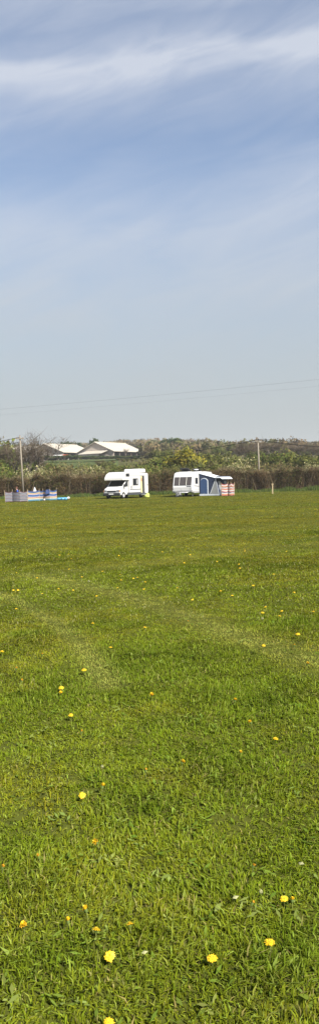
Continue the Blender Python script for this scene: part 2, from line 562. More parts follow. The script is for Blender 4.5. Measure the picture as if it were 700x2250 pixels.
lush_spots = []
for px, py, rx, ry in ((40, 1395, 0.75, 0.9), (345, 1455, 0.7, 0.7), (130, 1520, .4, .4), (650, 1380, .6, .8), (20, 1500, .4, .4), (600, 1530, .6, .5), (470, 1700, .35, .35),
                       (300, 1760, .3, .3), (60, 1950, .25, .25), (380, 2050, .25, .3), (640, 2160, .3, .25), (560, 1250, 2.0, 2.2), (30, 1225, 2., 2.)):
    g = PG(px, py); lush_spots.append((g.x, g.y, rx, ry))


def lawn_fields(x, y):
    """dryness 0..1 and lushness 0..1 of the turf at a place"""
    r = np.hypot(x, y)
    dry = 0.42 * fbm(x / 1.6, y / 1.6, 4) + 0.38 * fbm(x / 0.35 + 7, y / 0.35, 3) + 0.20 * fbm(x / 9 + 2, y / 6, 2)
    dry = dry + 0.05 * np.clip((y - 4) / 12, 0, 1) - 0.07 * np.clip((4.5 - y) / 2, 0, 1)
    # mowing passes run across the field: long narrow lighter and darker swathes
    dry = dry + np.clip((y - 7) / 12, 0, 1) * (0.55 * (fbm(x / 7 + 4, y / 1.5 + 3, 3) - .5) + 0.30 * (vnoise(x / 20 + 60, y / 3.6) - .5))
    trk = 0 * x
    for tr, wd, st in ((track1, 0.24, .85), (track2, 0.12, .85), (track3, .4, .45), (track4, .8, .45)):
        trk = np.maximum(trk, st * np.exp(-(dist_poly(x, y, tr) / wd) ** 2) * np.clip(.65 + .8 * fbm(x * 2, y * 2, 2), 0, 1))
    dry = dry + .25 * trk
    lush = np.clip((fbm(x / 0.8 + 31, y / 0.8 + 8, 3) - 0.60) * 3, 0, .7)
    for sx, sy, rx, ry in lush_spots:
        lush = np.maximum(lush, 0.9 * np.exp(-((x - sx) / rx) ** 2 - ((y - sy) / ry) ** 2) * (0.4 + fbm(x * 3, y * 3, 2)))
    return np.clip(dry, 0, 1), np.clip(lush * (1 - trk), 0, 1), trk


def smoothstep(a, b, v):
    t = np.clip((v - a) / (b - a), 0, 1); return t * t * (3 - 2 * t)


def make_blades(bands, rng):
    Vs = []; Cs = []
    for d0, d1, dens, bw, bh, margin in bands:
        wid = 0.43 * d1 + 2 * margin
        n = int(dens * wid * (d1 - d0))
        y = rng.uniform(d0, d1, n); x = rng.uniform(-wid / 2, wid / 2, n)
        k = (np.abs(x) < 0.215 * y + margin) & ((np.abs(x) < 0.225 * y + .5) | (rng.random(n) < .5)); x = x[k]; y = y[k]
        # part of the blades grow in tufts scattered at random
        nt_ = max(1, len(x) // 14)
        own = rng.integers(0, nt_, len(x)); inn = rng.random(len(x)) < .55
        own = np.where(inn, own, -1)
        ts = .013 if d1 < 9 else (.03 if d1 < 20 else .07)
        x = np.where(inn, x[own] + rng.normal(0, ts, len(x)), x); y = np.where(inn, y[own] + rng.normal(0, ts, len(y)), y)
        tall = rng.uniform(0, 1, nt_) ** 1.5
        tuft = np.where(inn, tall[own], .35)
        n = len(x)
        gap = vnoise(x / .07 + 11, y / .07) * .6 + vnoise(x / .23 + 3, y / .23 + 8) * .4
        kk = (gap > .26) | (rng.random(n) < .35)
        x = x[kk]; y = y[kk]; tuft = tuft[kk]; n = len(x)
        dry, lush, trk = lawn_fields(x, y)
        h = bh * rng.uniform(0.45, 1.25, n) * (0.75 + 0.75 * lush) * (0.6 + 0.9 * tuft) * (1.1 - 0.35 * dry) * (1 - .25 * trk)
        ww = bw * rng.uniform(0.6, 1.4, n)
        broad = rng.random(n) < (0.05 if d1 < 9 else 0.0)
        ww = np.where(broad, ww * 2.6, ww); h = np.where(broad, h * 0.9, h)
        az = rng.uniform(0, 2 * math.pi, n)
        lean = np.abs(rng.normal(0.75, 0.5, n)) * (0.75 + 0.5 * dry)
        lean = np.where(broad, lean + 0.6, lean)
        la = az + rng.normal(0, 0.5, n)
        # the mower combed the sward over: neighbouring blades lean the same way
        comb = 2 * math.pi * fbm(x / 0.5 + 50, y / 0.5, 2) * 2
        usec = rng.random(n) < 0.45
        la = np.where(usec, comb + rng.normal(0, 0.6, n), la)
        ld = np.stack([np.cos(la), np.sin(la), np.zeros(n)], 1)
        sdv = np.stack([-np.sin(az), np.cos(az), np.zeros(n)], 1)
        sdv = np.where(rng.random((n, 1)) < 0.7, np.stack([-np.sin(la), np.cos(la), np.zeros(n)], 1), sdv)
        base = np.stack([x, y, terr(x, y) - 0.004], 1)
        hz = h / np.sqrt(1 + lean ** 2)
        mid = base + ld * (hz * lean * 0.35)[:, None]; mid[:, 2] += hz * 0.62
        tip = base + ld * (hz * lean * 1.15)[:, None]; tip[:, 2] += hz * np.clip(1 - 0.25 * lean, 0.45, 1)
        s = sdv * ww[:, None] * 0.5
        V = np.stack([base - s * .8, base + s * .8, mid + s, mid - s, tip], 1)
        # albedo
        green = np.array([0.158, 0.208, 0.013]); deep = np.array([0.078, 0.130, 0.012]); ylw = np.array([0.258, 0.248, 0.016]); straw = np.array([0.27, 0.25, 0.075])
        f1 = smoothstep(0.36, 0.66, dry)[:, None]
        c = green * (1 - f1) + ylw * f1
        c = c * (1 - 0.6 * lush[:, None]) + deep * 0.6 * lush[:, None]
        c = c * (1 - .75 * trk[:, None]) + np.array([0.33, 0.36, 0.095]) * .75 * trk[:, None]
        u = rng.random((n, 1))
        ps = 0.02 + 0.09 * f1
        c = np.where(u < ps, straw, c)
        c = np.where(u > 0.82, c * 0.45 + np.array([0.30, 0.36, 0.07]) * 0.55, c)  # highlights painted into the colour of a share of the blades
        c = np.where(broad[:, None], c * 0.6 + np.array([0.12, 0.19, 0.04]) * 0.4, c)
        c = c * (rng.uniform(0.50, 1.48, (n, 1)) if d1 < 12 else rng.uniform(0.40, 1.55, (n, 1))) * rng.uniform(0.92, 1.08, (n, 3))
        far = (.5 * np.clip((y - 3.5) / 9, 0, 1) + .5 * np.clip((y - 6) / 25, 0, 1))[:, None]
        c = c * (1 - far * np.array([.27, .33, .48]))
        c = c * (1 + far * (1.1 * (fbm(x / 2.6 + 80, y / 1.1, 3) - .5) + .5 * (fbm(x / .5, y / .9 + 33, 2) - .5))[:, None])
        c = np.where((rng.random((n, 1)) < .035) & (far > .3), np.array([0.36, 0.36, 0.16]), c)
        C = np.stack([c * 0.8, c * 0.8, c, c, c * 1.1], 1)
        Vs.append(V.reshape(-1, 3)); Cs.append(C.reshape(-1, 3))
    V = np.concatenate(Vs); C = np.concatenate(Cs)
    n = len(V) // 5
    o = (np.arange(n) * 5)[:, None]
    loops = (o + np.array([0, 1, 2, 3, 3, 2, 4])).ravel()
    st = (np.arange(n)[:, None] * 7 + np.array([0, 4])).ravel()
    tt = np.tile([4, 3], n)
    return V, C, loops, st, tt


bands = [  # from, to, blades per square metre, width, height, side margin
    (1.2, 3.2, 21000, 0.0042, 0.043, 2.8),
    (3.2, 5.5, 12500, 0.0048, 0.041, 2.8),
    (5.5, 9.0, 7000, 0.0058, 0.038, 3.0),
    (9.0, 16.0, 2700, 0.0085, 0.038, 3.2),
    (16.0, 30.0, 750, 0.0155, 0.038, 4.0),
    (30.0, 55.0, 190, 0.028, 0.040, 6.0),
    (55.0, 90.0, 65, 0.045, 0.045, 9.0),
]
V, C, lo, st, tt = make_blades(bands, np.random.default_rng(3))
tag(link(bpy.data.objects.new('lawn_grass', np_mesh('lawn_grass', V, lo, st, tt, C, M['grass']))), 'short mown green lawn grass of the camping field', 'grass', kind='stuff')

# leafy weeds lying flat in the near lawn: dandelion and plantain leaves, clover
rng = np.random.default_rng(77)
Q = []; Cc = []
for i in range(260):
    d = 2.0 + 9 * rng.random() ** 1.6
    cx, cy = rng.uniform(-.5, .5) * (0.43 * d + 1.2), d
    nl = rng.integers(4, 10)
    tint = pal(rng, 1, [(0.15, 0.21, 0.03), (0.11, 0.17, 0.022), (0.21, 0.26, 0.06)])[0]
    for k in range(nl):
        a = rng.uniform(0, 6.28); ln = rng.uniform(.02, .05); wd = ln * rng.uniform(.22, .45)
        u = np.array([math.cos(a), math.sin(a), rng.uniform(.1, .5)]); v = np.array([-math.sin(a), math.cos(a), rng.normal(0, .2)])
        o = np.array([cx + rng.normal(0, .03), cy + rng.normal(0, .03), gz(cx, cy) + rng.uniform(.004, .022)])
        m1 = o + u * ln * .55
        Q.append(np.stack([o, m1 + v * wd * .5, o + u * ln, m1 - v * wd * .5])); Cc.append(tint * rng.uniform(.8, 1.25))
Q = np.array(Q)
tag(link(bpy.data.objects.new('lawn_weeds', quads_mesh('lawn_weeds', Q, np.array(Cc), M['grass']))), 'flat broad weed leaves scattered through the lawn', 'weeds', kind='stuff')

# rough unmown grass along the foot of the hedge
rng = np.random.default_rng(21)
n = 16000
x = rng.uniform(-40, 40, n); y = 86.0 + rng.normal(0, 0.55, n)
b0 = np.stack([x, y, terr(x, y)], 1)
hh = rng.uniform(0.12, 0.42, n) * (0.5 + vnoise(x * 0.8, y * 0 + 2))
q = sticks(b0, b0 + np.stack([rng.normal(0, .08, n), rng.normal(0, .08, n), hh], 1), rng.uniform(.03, .07, n), rng)
tag(link(bpy.data.objects.new('verge_grass', quads_mesh('verge_grass', q, pal(rng, n, [(0.09, 0.14, 0.03), (0.13, 0.16, 0.04), (0.06, 0.09, 0.025)]), M['grass']))),
    'rough uncut grass and weeds along the foot of the hedge', 'grass', kind='stuff')

# ------------------------------------------------------------------ hedge
def hedge(name, label, x0, x1, yc, thick, hgt, seed, dens):
    rng = np.random.default_rng(seed)
    root = thing(name, label, 'hedge', ((x0 + x1) / 2, yc, gz((x0 + x1) / 2, yc)))
    ox, oy, oz = root.location
    n = int((x1 - x0) * dens)
    x = rng.uniform(x0, x1, n)
    x = x + 0.35 * np.sin(x * 2.1 + 3 * np.sin(x * .37)) * (0.4 + vnoise(x * .5, x * 0 + 7))     # bushes stand closer or further apart
    top = hgt * (0.78 + 0.36 * fbm(x / 1.6 + seed, x * 0 + 3, 3) + 0.10 * (vnoise(x / .45, x * 0 + 9) - .5))
    u = rng.random(n) ** 0.75
    z0 = u * top * 0.95
    lump = vnoise(x / 0.9, z0 / 0.75 + 4)
    yy = yc - thick * 0.42 * lump * (1 - 0.5 * (z0 / top) ** 3) + np.abs(rng.normal(0, thick * 0.33, n))
    p0 = np.stack([x, yy, z0 + terr(x, yy)], 1)
    ln = rng.uniform(0.25, 0.7, n)
    d = np.stack([rng.normal(0, .55, n), rng.normal(-.1, .45, n), rng.uniform(-0.1, 1.0, n)], 1); d = unit(d)
    p1 = p0 + d * ln[:, None]
    out = np.stack([(vnoise(x / .9 + .33, z0 / .75 + 4) - vnoise(x / .9 - .33, z0 / .75 + 4)) * -1.6, np.full(n, -.75), (z0 / top - .35) * 1.1 + (vnoise(x / .9, z0 / .75 + 4.35) - vnoise(x / .9, z0 / .75 + 3.65)) * -1.6], 1)
    br = sticks(p0, p1, rng.uniform(.018, .045, n), rng)
    age = vnoise(x / 3.3 + 70, z0 / 3 + 2)[:, None]
    cb = pal(rng, n, [(0.122, 0.078, 0.036), (0.083, 0.054, 0.027), (0.186, 0.131, 0.068), (0.059, 0.045, 0.024)]) * (0.75 + .5 * age)
    tp = (z0 / top > 0.84)[:, None]
    cb = np.where(tp & (rng.random((n, 1)) < .45), np.array([0.24, 0.20, 0.115]) * rng.uniform(.7, 1.3, (n, 1)), cb)
    off = np.array([ox, oy, oz])
    link(bpy.data.objects.new('branches', quads_mesh('branches', br - off, cb, M['twig'], out)), root)
    m = int(n * 0.75)
    k = rng.integers(0, n, m)
    keep = rng.random(m) < 0.25 + 1.5 * (vnoise(x[k] / 2.6 + 40, z0[k] / 1.2) - 0.35)
    k = k[keep]
    pts = p1[k] + rng.normal(0, .08, (len(k), 3))
    cl = pal(rng, len(k), [(0.069, 0.086, 0.021), (0.118, 0.108, 0.029), (0.049, 0.059, 0.019), (0.147, 0.099, 0.044)], [.35, .25, .25, .15])
    link(bpy.data.objects.new('foliage', quads_mesh('foliage', leaf_cards(pts - off, 0.10, cl, rng), cl, M['leaf'], out[k])), root)
    # dense inner thicket of old wood
    nb = int((x1 - x0) * 14)
    xb = rng.uniform(x0, x1, nb); yb = yc + rng.normal(0, thick * .18, nb)
    pb = np.stack([xb, yb, terr(xb, yb)], 1)
    pe = pb + np.stack([rng.normal(0, .35, nb), rng.normal(0, .15, nb), hgt * rng.uniform(.55, .9, nb)], 1)
    link(bpy.data.objects.new('stems', quads_mesh('stems', sticks(pb, pe, rng.uniform(.06, .16, nb), rng) - off, pal(rng, nb, [(0.079, 0.059, 0.034), (0.053, 0.041, 0.025)]), M['twig'])), root)
    return root


hedge('hedge', 'long clipped brown hedge, barely in leaf, along the far edge of the field', -42, 42, 88.6, 1.7, 2.62, 4, 1000)


# ------------------------------------------------------------------ shrubs and trees
def woody(seed, h, spread, n_main, fork, trunk_r, trunk_h=0.0, twigs=8, droop=0.0):
    """stems as tapered tubes (one mesh builder) and the twig ends they carry"""
    rnd = random.Random(seed)
    b = MB(); ends = []; twg = []

    def grow(p, d, ln, r, lev):
        pts = [p]; rr = [r]
        q = p.copy(); dd = d.copy()
        for i in range(3):
            dd = (dd + Vector((rnd.gauss(0, .16), rnd.gauss(0, .16), rnd.gauss(0.06 - droop * lev, .08)))).normalized()
            q = q + dd * ln / 3; pts.append(q.copy()); rr.append(r * (1 - 0.2 * (i + 1)))
        b.tube(pts, rr, M['bark'], 5 if lev < 2 else 3, cap=False)
        if lev >= fork:
            for i in range(twigs):
                t = pts[rnd.randint(1, 3)]
                e = t + (dd + Vector((rnd.gauss(0, .6), rnd.gauss(0, .6), rnd.gauss(.2, .5)))).normalized() * ln * rnd.uniform(.4, .95)
                twg.append((t, e)); ends.append(e)
            ends.append(q); return
        for i in range(rnd.randint(2, 4)):
            nd = (dd + Vector((rnd.gauss(0, .55), rnd.gauss(0, .55), rnd.gauss(.12, .3)))).normalized()
            grow(pts[rnd.randint(2, 3)], nd, ln * rnd.uniform(.6, .85), rr[-1] * .72, lev + 1)

    base = Vector((0, 0, -0.1))
    if trunk_h:
        top = Vector((rnd.gauss(0, .1), rnd.gauss(0, .1), trunk_h))
        b.tube([base, base.lerp(top, .5) + Vector((rnd.gauss(0, .05), rnd.gauss(0, .05), 0)), top], [trunk_r * 1.25, trunk_r, trunk_r * .85], M['bark'], 8)
    else:
        top = base
    for i in range(n_main):
        a = 2 * math.pi * (i + rnd.random() * .7) / n_main
        d = Vector((math.cos(a) * spread * rnd.uniform(.4, 1.1), math.sin(a) * spread * rnd.uniform(.4, 1.1), 1)).normalized()
        grow(top + Vector((math.cos(a), math.sin(a), 0)) * (0.0 if trunk_h else .15), d, (h - trunk_h) * rnd.uniform(.3, .42), trunk_r * (.6 if trunk_h else .8), 0)
    return b, ends, twg


KINDS = {
    #          palette of leaf albedos                                                     leaves/end, leaf size, twig width, spread
    'olive': ([(0.113, 0.155, 0.030), (0.167, 0.186, 0.042), (0.076, 0.101, 0.026), (0.151, 0.132, 0.048)], 7, 0.17, 0.03, 0.8),
    'brown': ([(0.181, 0.147, 0.066), (0.136, 0.109, 0.054), (0.212, 0.186, 0.072), (0.121, 0.132, 0.042)], 4, 0.14, 0.035, 0.75),
    'green': ([(0.106, 0.121, 0.030), (0.146, 0.151, 0.040), (0.067, 0.075, 0.026)], 9, 0.18, 0.03, 0.7),
    'pale': ([(0.454, 0.420, 0.228), (0.333, 0.310, 0.156), (0.212, 0.202, 0.084), (0.136, 0.155, 0.048)], 6, 0.14, 0.03, 0.85),
    'yellow': ([(0.294, 0.260, 0.036), (0.239, 0.220, 0.034), (0.13, 0.135, 0.036)], 20, 0.15, 0.03, 0.75),
    'dark': ([(0.046, 0.078, 0.024), (0.068, 0.101, 0.030), (0.038, 0.054, 0.019)], 13, 0.22, 0.03, 0.7),
    'bare': ([(0.197, 0.163, 0.090), (0.151, 0.132, 0.072)], 0, 0.1, 0.020, 0.75),
}


def norm_scale(o_v, h):
    return h


def plant_meshes(kind, seed, h=4.0, tree=False):
    palette, per, size, tw, spread = KINDS[kind]
    rng = np.random.default_rng(seed)
    b, ends, twg = woody(seed, h, spread, 5 if tree else 7, 2, 0.13 if tree else 0.05, 0.9 if tree else 0.0, 7 if kind != 'bare' else 12)
    zmax = max(e.z for e in ends); k = h / zmax
    ends = np.array([tuple(e) for e in ends]) * k
    t0 = np.array([tuple(t[0]) for t in twg]) * k; t1 = np.array([tuple(t[1]) for t in twg]) * k
    b.v = [tuple(c * k for c in v) for v in b.v]
    me = bpy.data.meshes.new('stems')
    me.from_pydata(b.v, [], b.f); me.materials.append(M['bark']); me.polygons.foreach_set('use_smooth', [True] * len(me.polygons)); me.update()
    q = sticks(t0, t1, rng.uniform(.6, 1.4, len(t0)) * tw, rng)
    ct = pal(rng, len(t0), [(0.12, 0.095, 0.07), (0.09, 0.075, 0.05), (0.15, 0.125, 0.09)])
    if kind == 'bare':
        # finer twigs at every twig end
        n2 = len(t1) * 3
        s0 = np.repeat(t1, 3, 0); s1 = s0 + (rng.normal(0, .22, (n2, 3)) + np.array([0, 0, .12]))
        q = np.concatenate([q, sticks(s0, s1, np.full(n2, tw * .6), rng)]); ct = np.concatenate([ct, pal(rng, n2, [(0.13, 0.10, 0.075), (0.16, 0.13, 0.09)])])
    if per:
        n = len(ends) * per
        pts = np.repeat(ends, per, 0) + rng.normal(0, 0.24, (n, 3))
        pts[:, 2] = np.maximum(pts[:, 2], 0.1)
        # a few low leaves fill the skirt of the bush
        if kind in ('yellow', 'dark'):            # these crowns are full: leaves through the whole volume
            m = n
            k_ = rng.normal(size=(m, 3)); k_ = unit(k_) * rng.random((m, 1)) ** .33
            wd_ = np.percentile(np.abs(ends[:, 0]), 85)
            k_ = k_ * np.array([wd_, wd_, h * .40]) * (.82 + .3 * vnoise(k_[:, :1] * 3 + 5, k_[:, 2:] * 3)) + np.array([0, 0, h * .52])
            pts = np.concatenate([pts, k_])
        if not tree:
            m = n // 4
            a = rng.uniform(0, 6.28, m); rr = np.sqrt(rng.random(m)) * spread * h * .33
            pts = np.concatenate([pts, np.stack([rr * np.cos(a), rr * np.sin(a), rng.uniform(.1, h * .5, m)], 1)])
        cl = pal(rng, len(pts), palette)
        q = np.concatenate([q, leaf_cards(pts, size, cl, rng)]); ct = np.concatenate([ct, cl])
    mid = q.mean(1)
    cen = np.array([ends[:, 0].mean(), ends[:, 1].mean(), h * .42])
    rad = np.array([np.percentile(np.abs(ends[:, 0] - cen[0]), 90), np.percentile(np.abs(ends[:, 1] - cen[1]), 90), h * .5])
    # clump directions: every bough end makes its own rounded clump
    near = ends[rng.integers(0, len(ends), 40)]
    ci = np.argmin(((mid[:, None, :] - near[None]) ** 2).sum(2), 1)
    od = unit((mid - cen) / rad) * .6 + unit(mid - near[ci] + np.array([0, 0, .05])) * .55
    fo = quads_mesh('foliage', q, ct, M['leaf'], od)
    width = np.percentile(np.abs(ends[:, 0]), 92) * 2
    return me, fo, width


PROTO = {}
for i, kd in enumerate(KINDS):
    PROTO[kd] = [plant_meshes(kd, 100 + 10 * i + j, tree=kd in ('dark', 'yellow', 'bare')) for j in range(3)]


def region(px):
    if px < 90: return 'left behind the striped windbreaks'
    if px < 215: return 'between left pole and motorhome'
    if px < 340: return 'behind the motorhome'
    if px < 470: return 'behind the caravan'
    if px < 575: return 'behind the awning'
    return 'right of the right pole'


def plant(kind, px, py, D, wpx=None, name='bush', label=None, cat='bush', group=None, variant=None, parts=('stems', 'foliage'), sink=0.0):
    """a shrub at depth D whose top reaches photo row py"""
    top = P(px, py, D)
    g = gz(top.x, top.y) - sink
    h = max(0.8, top.z - g)
    me, fo, wd = PROTO[kind][random.randrange(3) if variant is None else variant]
    sz = h / 4.0
    sx = sz * random.uniform(.85, 1.2) if wpx is None else (wpx / F * D) / wd
    o = thing(name, label, cat, (top.x, top.y, g), random.uniform(0, 6.28) if wpx is None else random.uniform(-.4, .4), group)
    o.scale = (sx, sx, sz)
    link(bpy.data.objects.new(parts[0], me), o); link(bpy.data.objects.new(parts[1], fo), o)
    return o


WORD = {'olive': 'olive scrub bush', 'brown': 'brown leafless scrub bush', 'green': 'leafy green scrub bush', 'pale': 'pale blossoming blackthorn bush'}


def scrub(kind, px, py, D):
    depth = 'just over the hedge' if D < 112 else ('on the lower slope' if D < 165 else 'high on the slope')
    plant(kind, px, py, D, None, 'bush', f'{WORD[kind]} {depth}, {region(px)}', 'bush', 'scrub bushes on the slope beyond the hedge')


rnd = random.Random(12)
px = -70
while px < 780:                                    # first row over the hedge
    kd = rnd.choices(['olive', 'brown', 'green', 'pale'], [4, 4, 2, 1.2] if not (310 < px < 350 or 490 < px < 530 or px > 660) else [1, 1, 1, 6])[0]
    t = rnd.uniform(1014, 1030) if 90 < px < 340 else rnd.uniform(1008, 1026)
    scrub(kd, px, t, rnd.uniform(95, 108))
    px += rnd.uniform(16, 26)
px = -60
while px < 780:                                    # second row
    if px > 320:
        scrub(rnd.choices(['olive', 'brown', 'green', 'pale'], [4, 3, 3, .5])[0], px, rnd.uniform(992, 1012), rnd.uniform(118, 150))
        px += rnd.uniform(18, 30)
    else:
        scrub(rnd.choices(['olive', 'brown', 'green'], [4, 4, 1])[0], px, rnd.uniform(1015, 1026), rnd.uniform(118, 140))
        px += rnd.uniform(20, 36)
px = 325
while px < 780:                                    # third row, higher up on the right
    scrub(rnd.choices(['olive', 'brown', 'green'], [3, 5, 2])[0], px, rnd.uniform(978, 994) + (8 if px < 450 else 0), rnd.uniform(175, 250))
    px += rnd.uniform(17, 28)

px = 212
while px < 335:                                    # scrub closing the right end of the crop field
    scrub(rnd.choices(['olive', 'brown', 'green'], [3, 5, 1])[0], px, rnd.uniform(1005, 1014) + (4 if px < 235 else 0), rnd.uniform(150, 215))
    px += rnd.uniform(7, 13)
plant('yellow', 397, 991, 101, 66, 'willow_tree', 'rounded yellow green willow coming into leaf behind the caravan roof', 'tree', None, 0, ('trunk', 'crown'))
plant('green', 455, 1002, 104, 52, 'bush', 'mid green bush right of the yellow willow, over the caravan', 'bush', None, 1)
plant('green', 505, 1004, 103, 48, 'bush', 'green leafy bush above the blue awning', 'bush', None, 2)
plant('olive', 620, 990, 110, 56, 'bush', 'yellowish green bush just right of the right hand pole', 'bush', None, 1)
plant('green', 665, 998, 108, 60, 'bush', 'broad green bush near the right edge over the hedge', 'bush', None, 0)
plant('bare', 62, 949, 97, 82, 'bare_tree', 'bare grey twiggy tree behind the left hand pole', 'tree', None, 0, ('trunk', 'crown'))
plant('bare', 86, 972, 99, 40, 'bare_tree', 'smaller bare tree leaning over right of the left hand pole', 'tree', None, 1, ('trunk', 'crown'))
plant('bare', 22, 966, 100, 66, 'bare_tree', 'bare tree left of the left hand pole with wires crossing it', 'tree', None, 2, ('trunk', 'crown'))
plant('olive', -4, 954, 108, 60, 'tree', 'olive green tree cut by the left edge of the photo', 'tree', None, 2, ('trunk', 'crown'))
plant('bare', 548, 966, 150, 48, 'bare_tree', 'reddish brown bare tree just left of the right hand pole', 'tree', None, 1, ('trunk', 'crown'))
plant('bare', 522, 976, 160, 44, 'bare_tree', 'bare brown tree on the slope above the awning', 'tree', None, 0, ('trunk', 'crown'))
plant('bare', 600, 968, 165, 52, 'bare_tree', 'tall bare brown tree right of the right hand pole', 'tree', None, 2, ('trunk', 'crown'))
plant('bare', 650, 970, 170, 56, 'bare_tree', 'bare brown tree near the right edge on the skyline', 'tree', None, 0, ('trunk', 'crown'))
plant('bare', 692, 972, 165, 50, 'bare_tree', 'bare tree cut by the right edge of the photo', 'tree', None, 1, ('trunk', 'crown'))
plant('dark', 371, 967, 300, 38, 'evergreen_tree', 'dark green rounded tree on the skyline right of the barns', 'tree', None, 0, ('trunk', 'crown'))
plant('dark', 207, 966, 345, 16, 'evergreen_tree', 'small dark tree top showing behind the right barn ridge', 'tree', None, 1, ('trunk', 'crown'))
plant('dark', 145, 972, 360, 18, 'evergreen_tree', 'dark tree showing just over the left barn roof', 'tree', None, 2, ('trunk', 'crown'))
plant('dark', 170, 975, 365, 12, 'evergreen_tree', 'small dark tree in the gap between the two barns', 'tree', None, 0, ('trunk', 'crown'))
plant('bare', 276, 985, 285, 12, 'bare_tree', 'small bare tree standing against the side of the right barn', 'tree', None, 1, ('trunk', 'crown'))
# field hedge rows below the barns
for i in range(12):
    plant('dark' if i % 3 else 'olive', 178 + i * 11, 1003 + random.uniform(-1.5, 1), 272 - i * .6, 20, 'bush', 'low dark bush in the farm hedgerow under the right barn', 'bush', 'farm hedgerow bushes', None)
for i in range(7):
    plant('olive' if i % 2 else 'dark', 100 + i * 11, 1002 + random.uniform(-1.5, 1), 276, 18, 'bush', 'low bush in the farm hedgerow under the left barn', 'bush', 'farm hedgerow bushes', None)


# far wood on the ridge, one mass
def wood(name, label, px0, px1, d0, d1, ntree, hmin, hmax, seed, cards=150, size=0.75):
    rng = np.random.default_rng(seed)
    Q = []; Cc = []; Od = []
    for i in range(ntree):
        a = on_ground(rng.uniform(px0, px1), rng.uniform(d0, d1))
        h = rng.uniform(hmin, hmax); r = h * rng.uniform(.35, .6)
        k = rng.normal(size=(cards, 3)); k /= np.linalg.norm(k, axis=1)[:, None]
        dirs = k.copy()
        k *= rng.random((cards, 1)) ** .4 * np.array([r, r, h * .5]) * rng.uniform(.75, 1.15, (cards, 1))
        p = k + np.array([a.x, a.y, a.z + h * .52])
        base = pal(rng, 1, [(0.172, 0.132, 0.069), (0.132, 0.113, 0.059), (0.121, 0.132, 0.042), (0.190, 0.147, 0.076), (0.081, 0.098, 0.036)], [.34, .24, .2, .16, .06], .3)[0]
        c = base * rng.uniform(.88, 1.14, (cards, 1))
        Q.append(leaf_cards(p, size, c, rng)); Cc.append(c); Od.append(dirs + rng.normal(0, .25, (cards, 3)))
        g = np.array([[a.x, a.y, a.z - .3]])
        Q.append(sticks(g, g + np.array([[0, 0, h * .6]]), .3, rng)); Cc.append(np.array([[0.06, 0.05, 0.04]])); Od.append(np.array([[0, -1., 0]]))
    return tag(link(bpy.data.objects.new(name, quads_mesh(name, np.concatenate(Q), np.concatenate(Cc), M['leaf'], np.concatenate(Od)))), label, 'wood', kind='stuff')


wood('far_wood', 'brown mostly leafless wood along the skyline', 225, 900, 430, 640, 420, 3.5, 7.0, 31)
wood('far_wood', 'hazy wood on the skyline behind the barns at left', -250, 225, 470, 640, 90, 4, 6, 33)
wood('hillside_wood', 'mixed brown and green thicket covering the right hand hillside', 318, 860, 235, 420, 330, 3, 6.5, 32, 150, .55)


# ------------------------------------------------------------------ barns
def barn(label, px, D, W, Lg, eave, ridge, ang, name='barn', open_side=True, lean_to=False, bays=5):
    c = on_ground(px, D)
    # local: +X runs along the ridge away from the viewer, +Y across the gable to the left, origin at the near right corner
    root = thing(name, label, 'barn', (c.x, c.y, c.z - 0.3), math.pi / 2 - ang)
    e, r = eave + .3, ridge + .3
    b = MB(); t = .25
    b.prism([(0, 0), (W, 0), (W, e), (W / 2, r), (0, e)], 0, t, M['cladding'], 'X'); b.build('gable_wall', root)
    b = MB(); b.prism([(0, 0), (W, 0), (W, e), (W / 2, r), (0, e)], Lg - t, Lg, M['cladding'], 'X'); b.build('gable_wall', root)
    b = MB(); b.box((t, W - t, 0), (Lg - t, W - .02, e - .05), M['cladding']); b.build('side_wall', root)
    ov = .6
    sl = (r - e) / (W / 2)
    for s in (0, 1):
        b = MB()
        y0, y1 = (-ov, W / 2) if s == 0 else (W / 2, W + ov)
        z0 = e - sl * ov + .06; z1 = r + .06
        za, zb = (z0, z1) if s == 0 else (z1, z0)
        b.add([(-ov, y0, za), (Lg + ov, y0, za), (Lg + ov, y1, zb), (-ov, y1, zb), (-ov, y0, za + .14), (Lg + ov, y0, za + .14), (Lg + ov, y1, zb + .14), (-ov, y1, zb + .14)],
              [(0, 3, 2, 1), (4, 5, 6, 7), (0, 1, 5, 4), (1, 2, 6, 5), (2, 3, 7, 6), (3, 0, 4, 7)], M['barnroof'])
        b.build('roof', root)
    b = MB(); b.tube([(-ov, W / 2, r + .2), (Lg + ov, W / 2, r + .2)], .18, M['barnroof'], 8); b.build('ridge_cap', root)
    if open_side:
        b = MB(); b.box((t, 2.5, 0), (Lg - t, 2.7, e - .1), M['barnvoid']); b.build('shade_backing', root)  # dark sheet stands in for the shade inside the open bays
        for i in range(bays + 1):
            xx = t + .12 + (Lg - 2 * t - .3) * i / bays
            b = MB(); b.box((xx - .13, .02, 0), (xx + .13, .3, e - .08), M['steel']); b.build('post', root)
        b = MB(); b.box((t, .05, 0), (Lg * .55, .2, 1.1), M['concrete']); b.build('low_wall', root)
    else:
        b = MB(); b.box((t, .02, 0), (Lg - t, t, e - .05), M['cladding']); b.build('side_wall', root)
    if lean_to:
        b = MB(); b.add([(-5.2, 2.6, e - 1.0), (.0, 2.6, e + .35), (.0, W - 4.2, e + .35), (-5.2, W - 4.2, e - 1.0)] + [(-5.2, 2.6, e - .86), (.0, 2.6, e + .49), (.0, W - 4.2, e + .49), (-5.2, W - 4.2, e - .86)],
                        [(0, 3, 2, 1), (4, 5, 6, 7), (0, 1, 5, 4), (1, 2, 6, 5), (2, 3, 7, 6), (3, 0, 4, 7)], M['barnroof']); b.build('lean_to_roof', root)
        b = MB(); b.box((-4.9, 3.9, 0), (-4.7, W - 4.4, e - .98), M['cladding']); b.build('lean_to_wall', root)
    return root


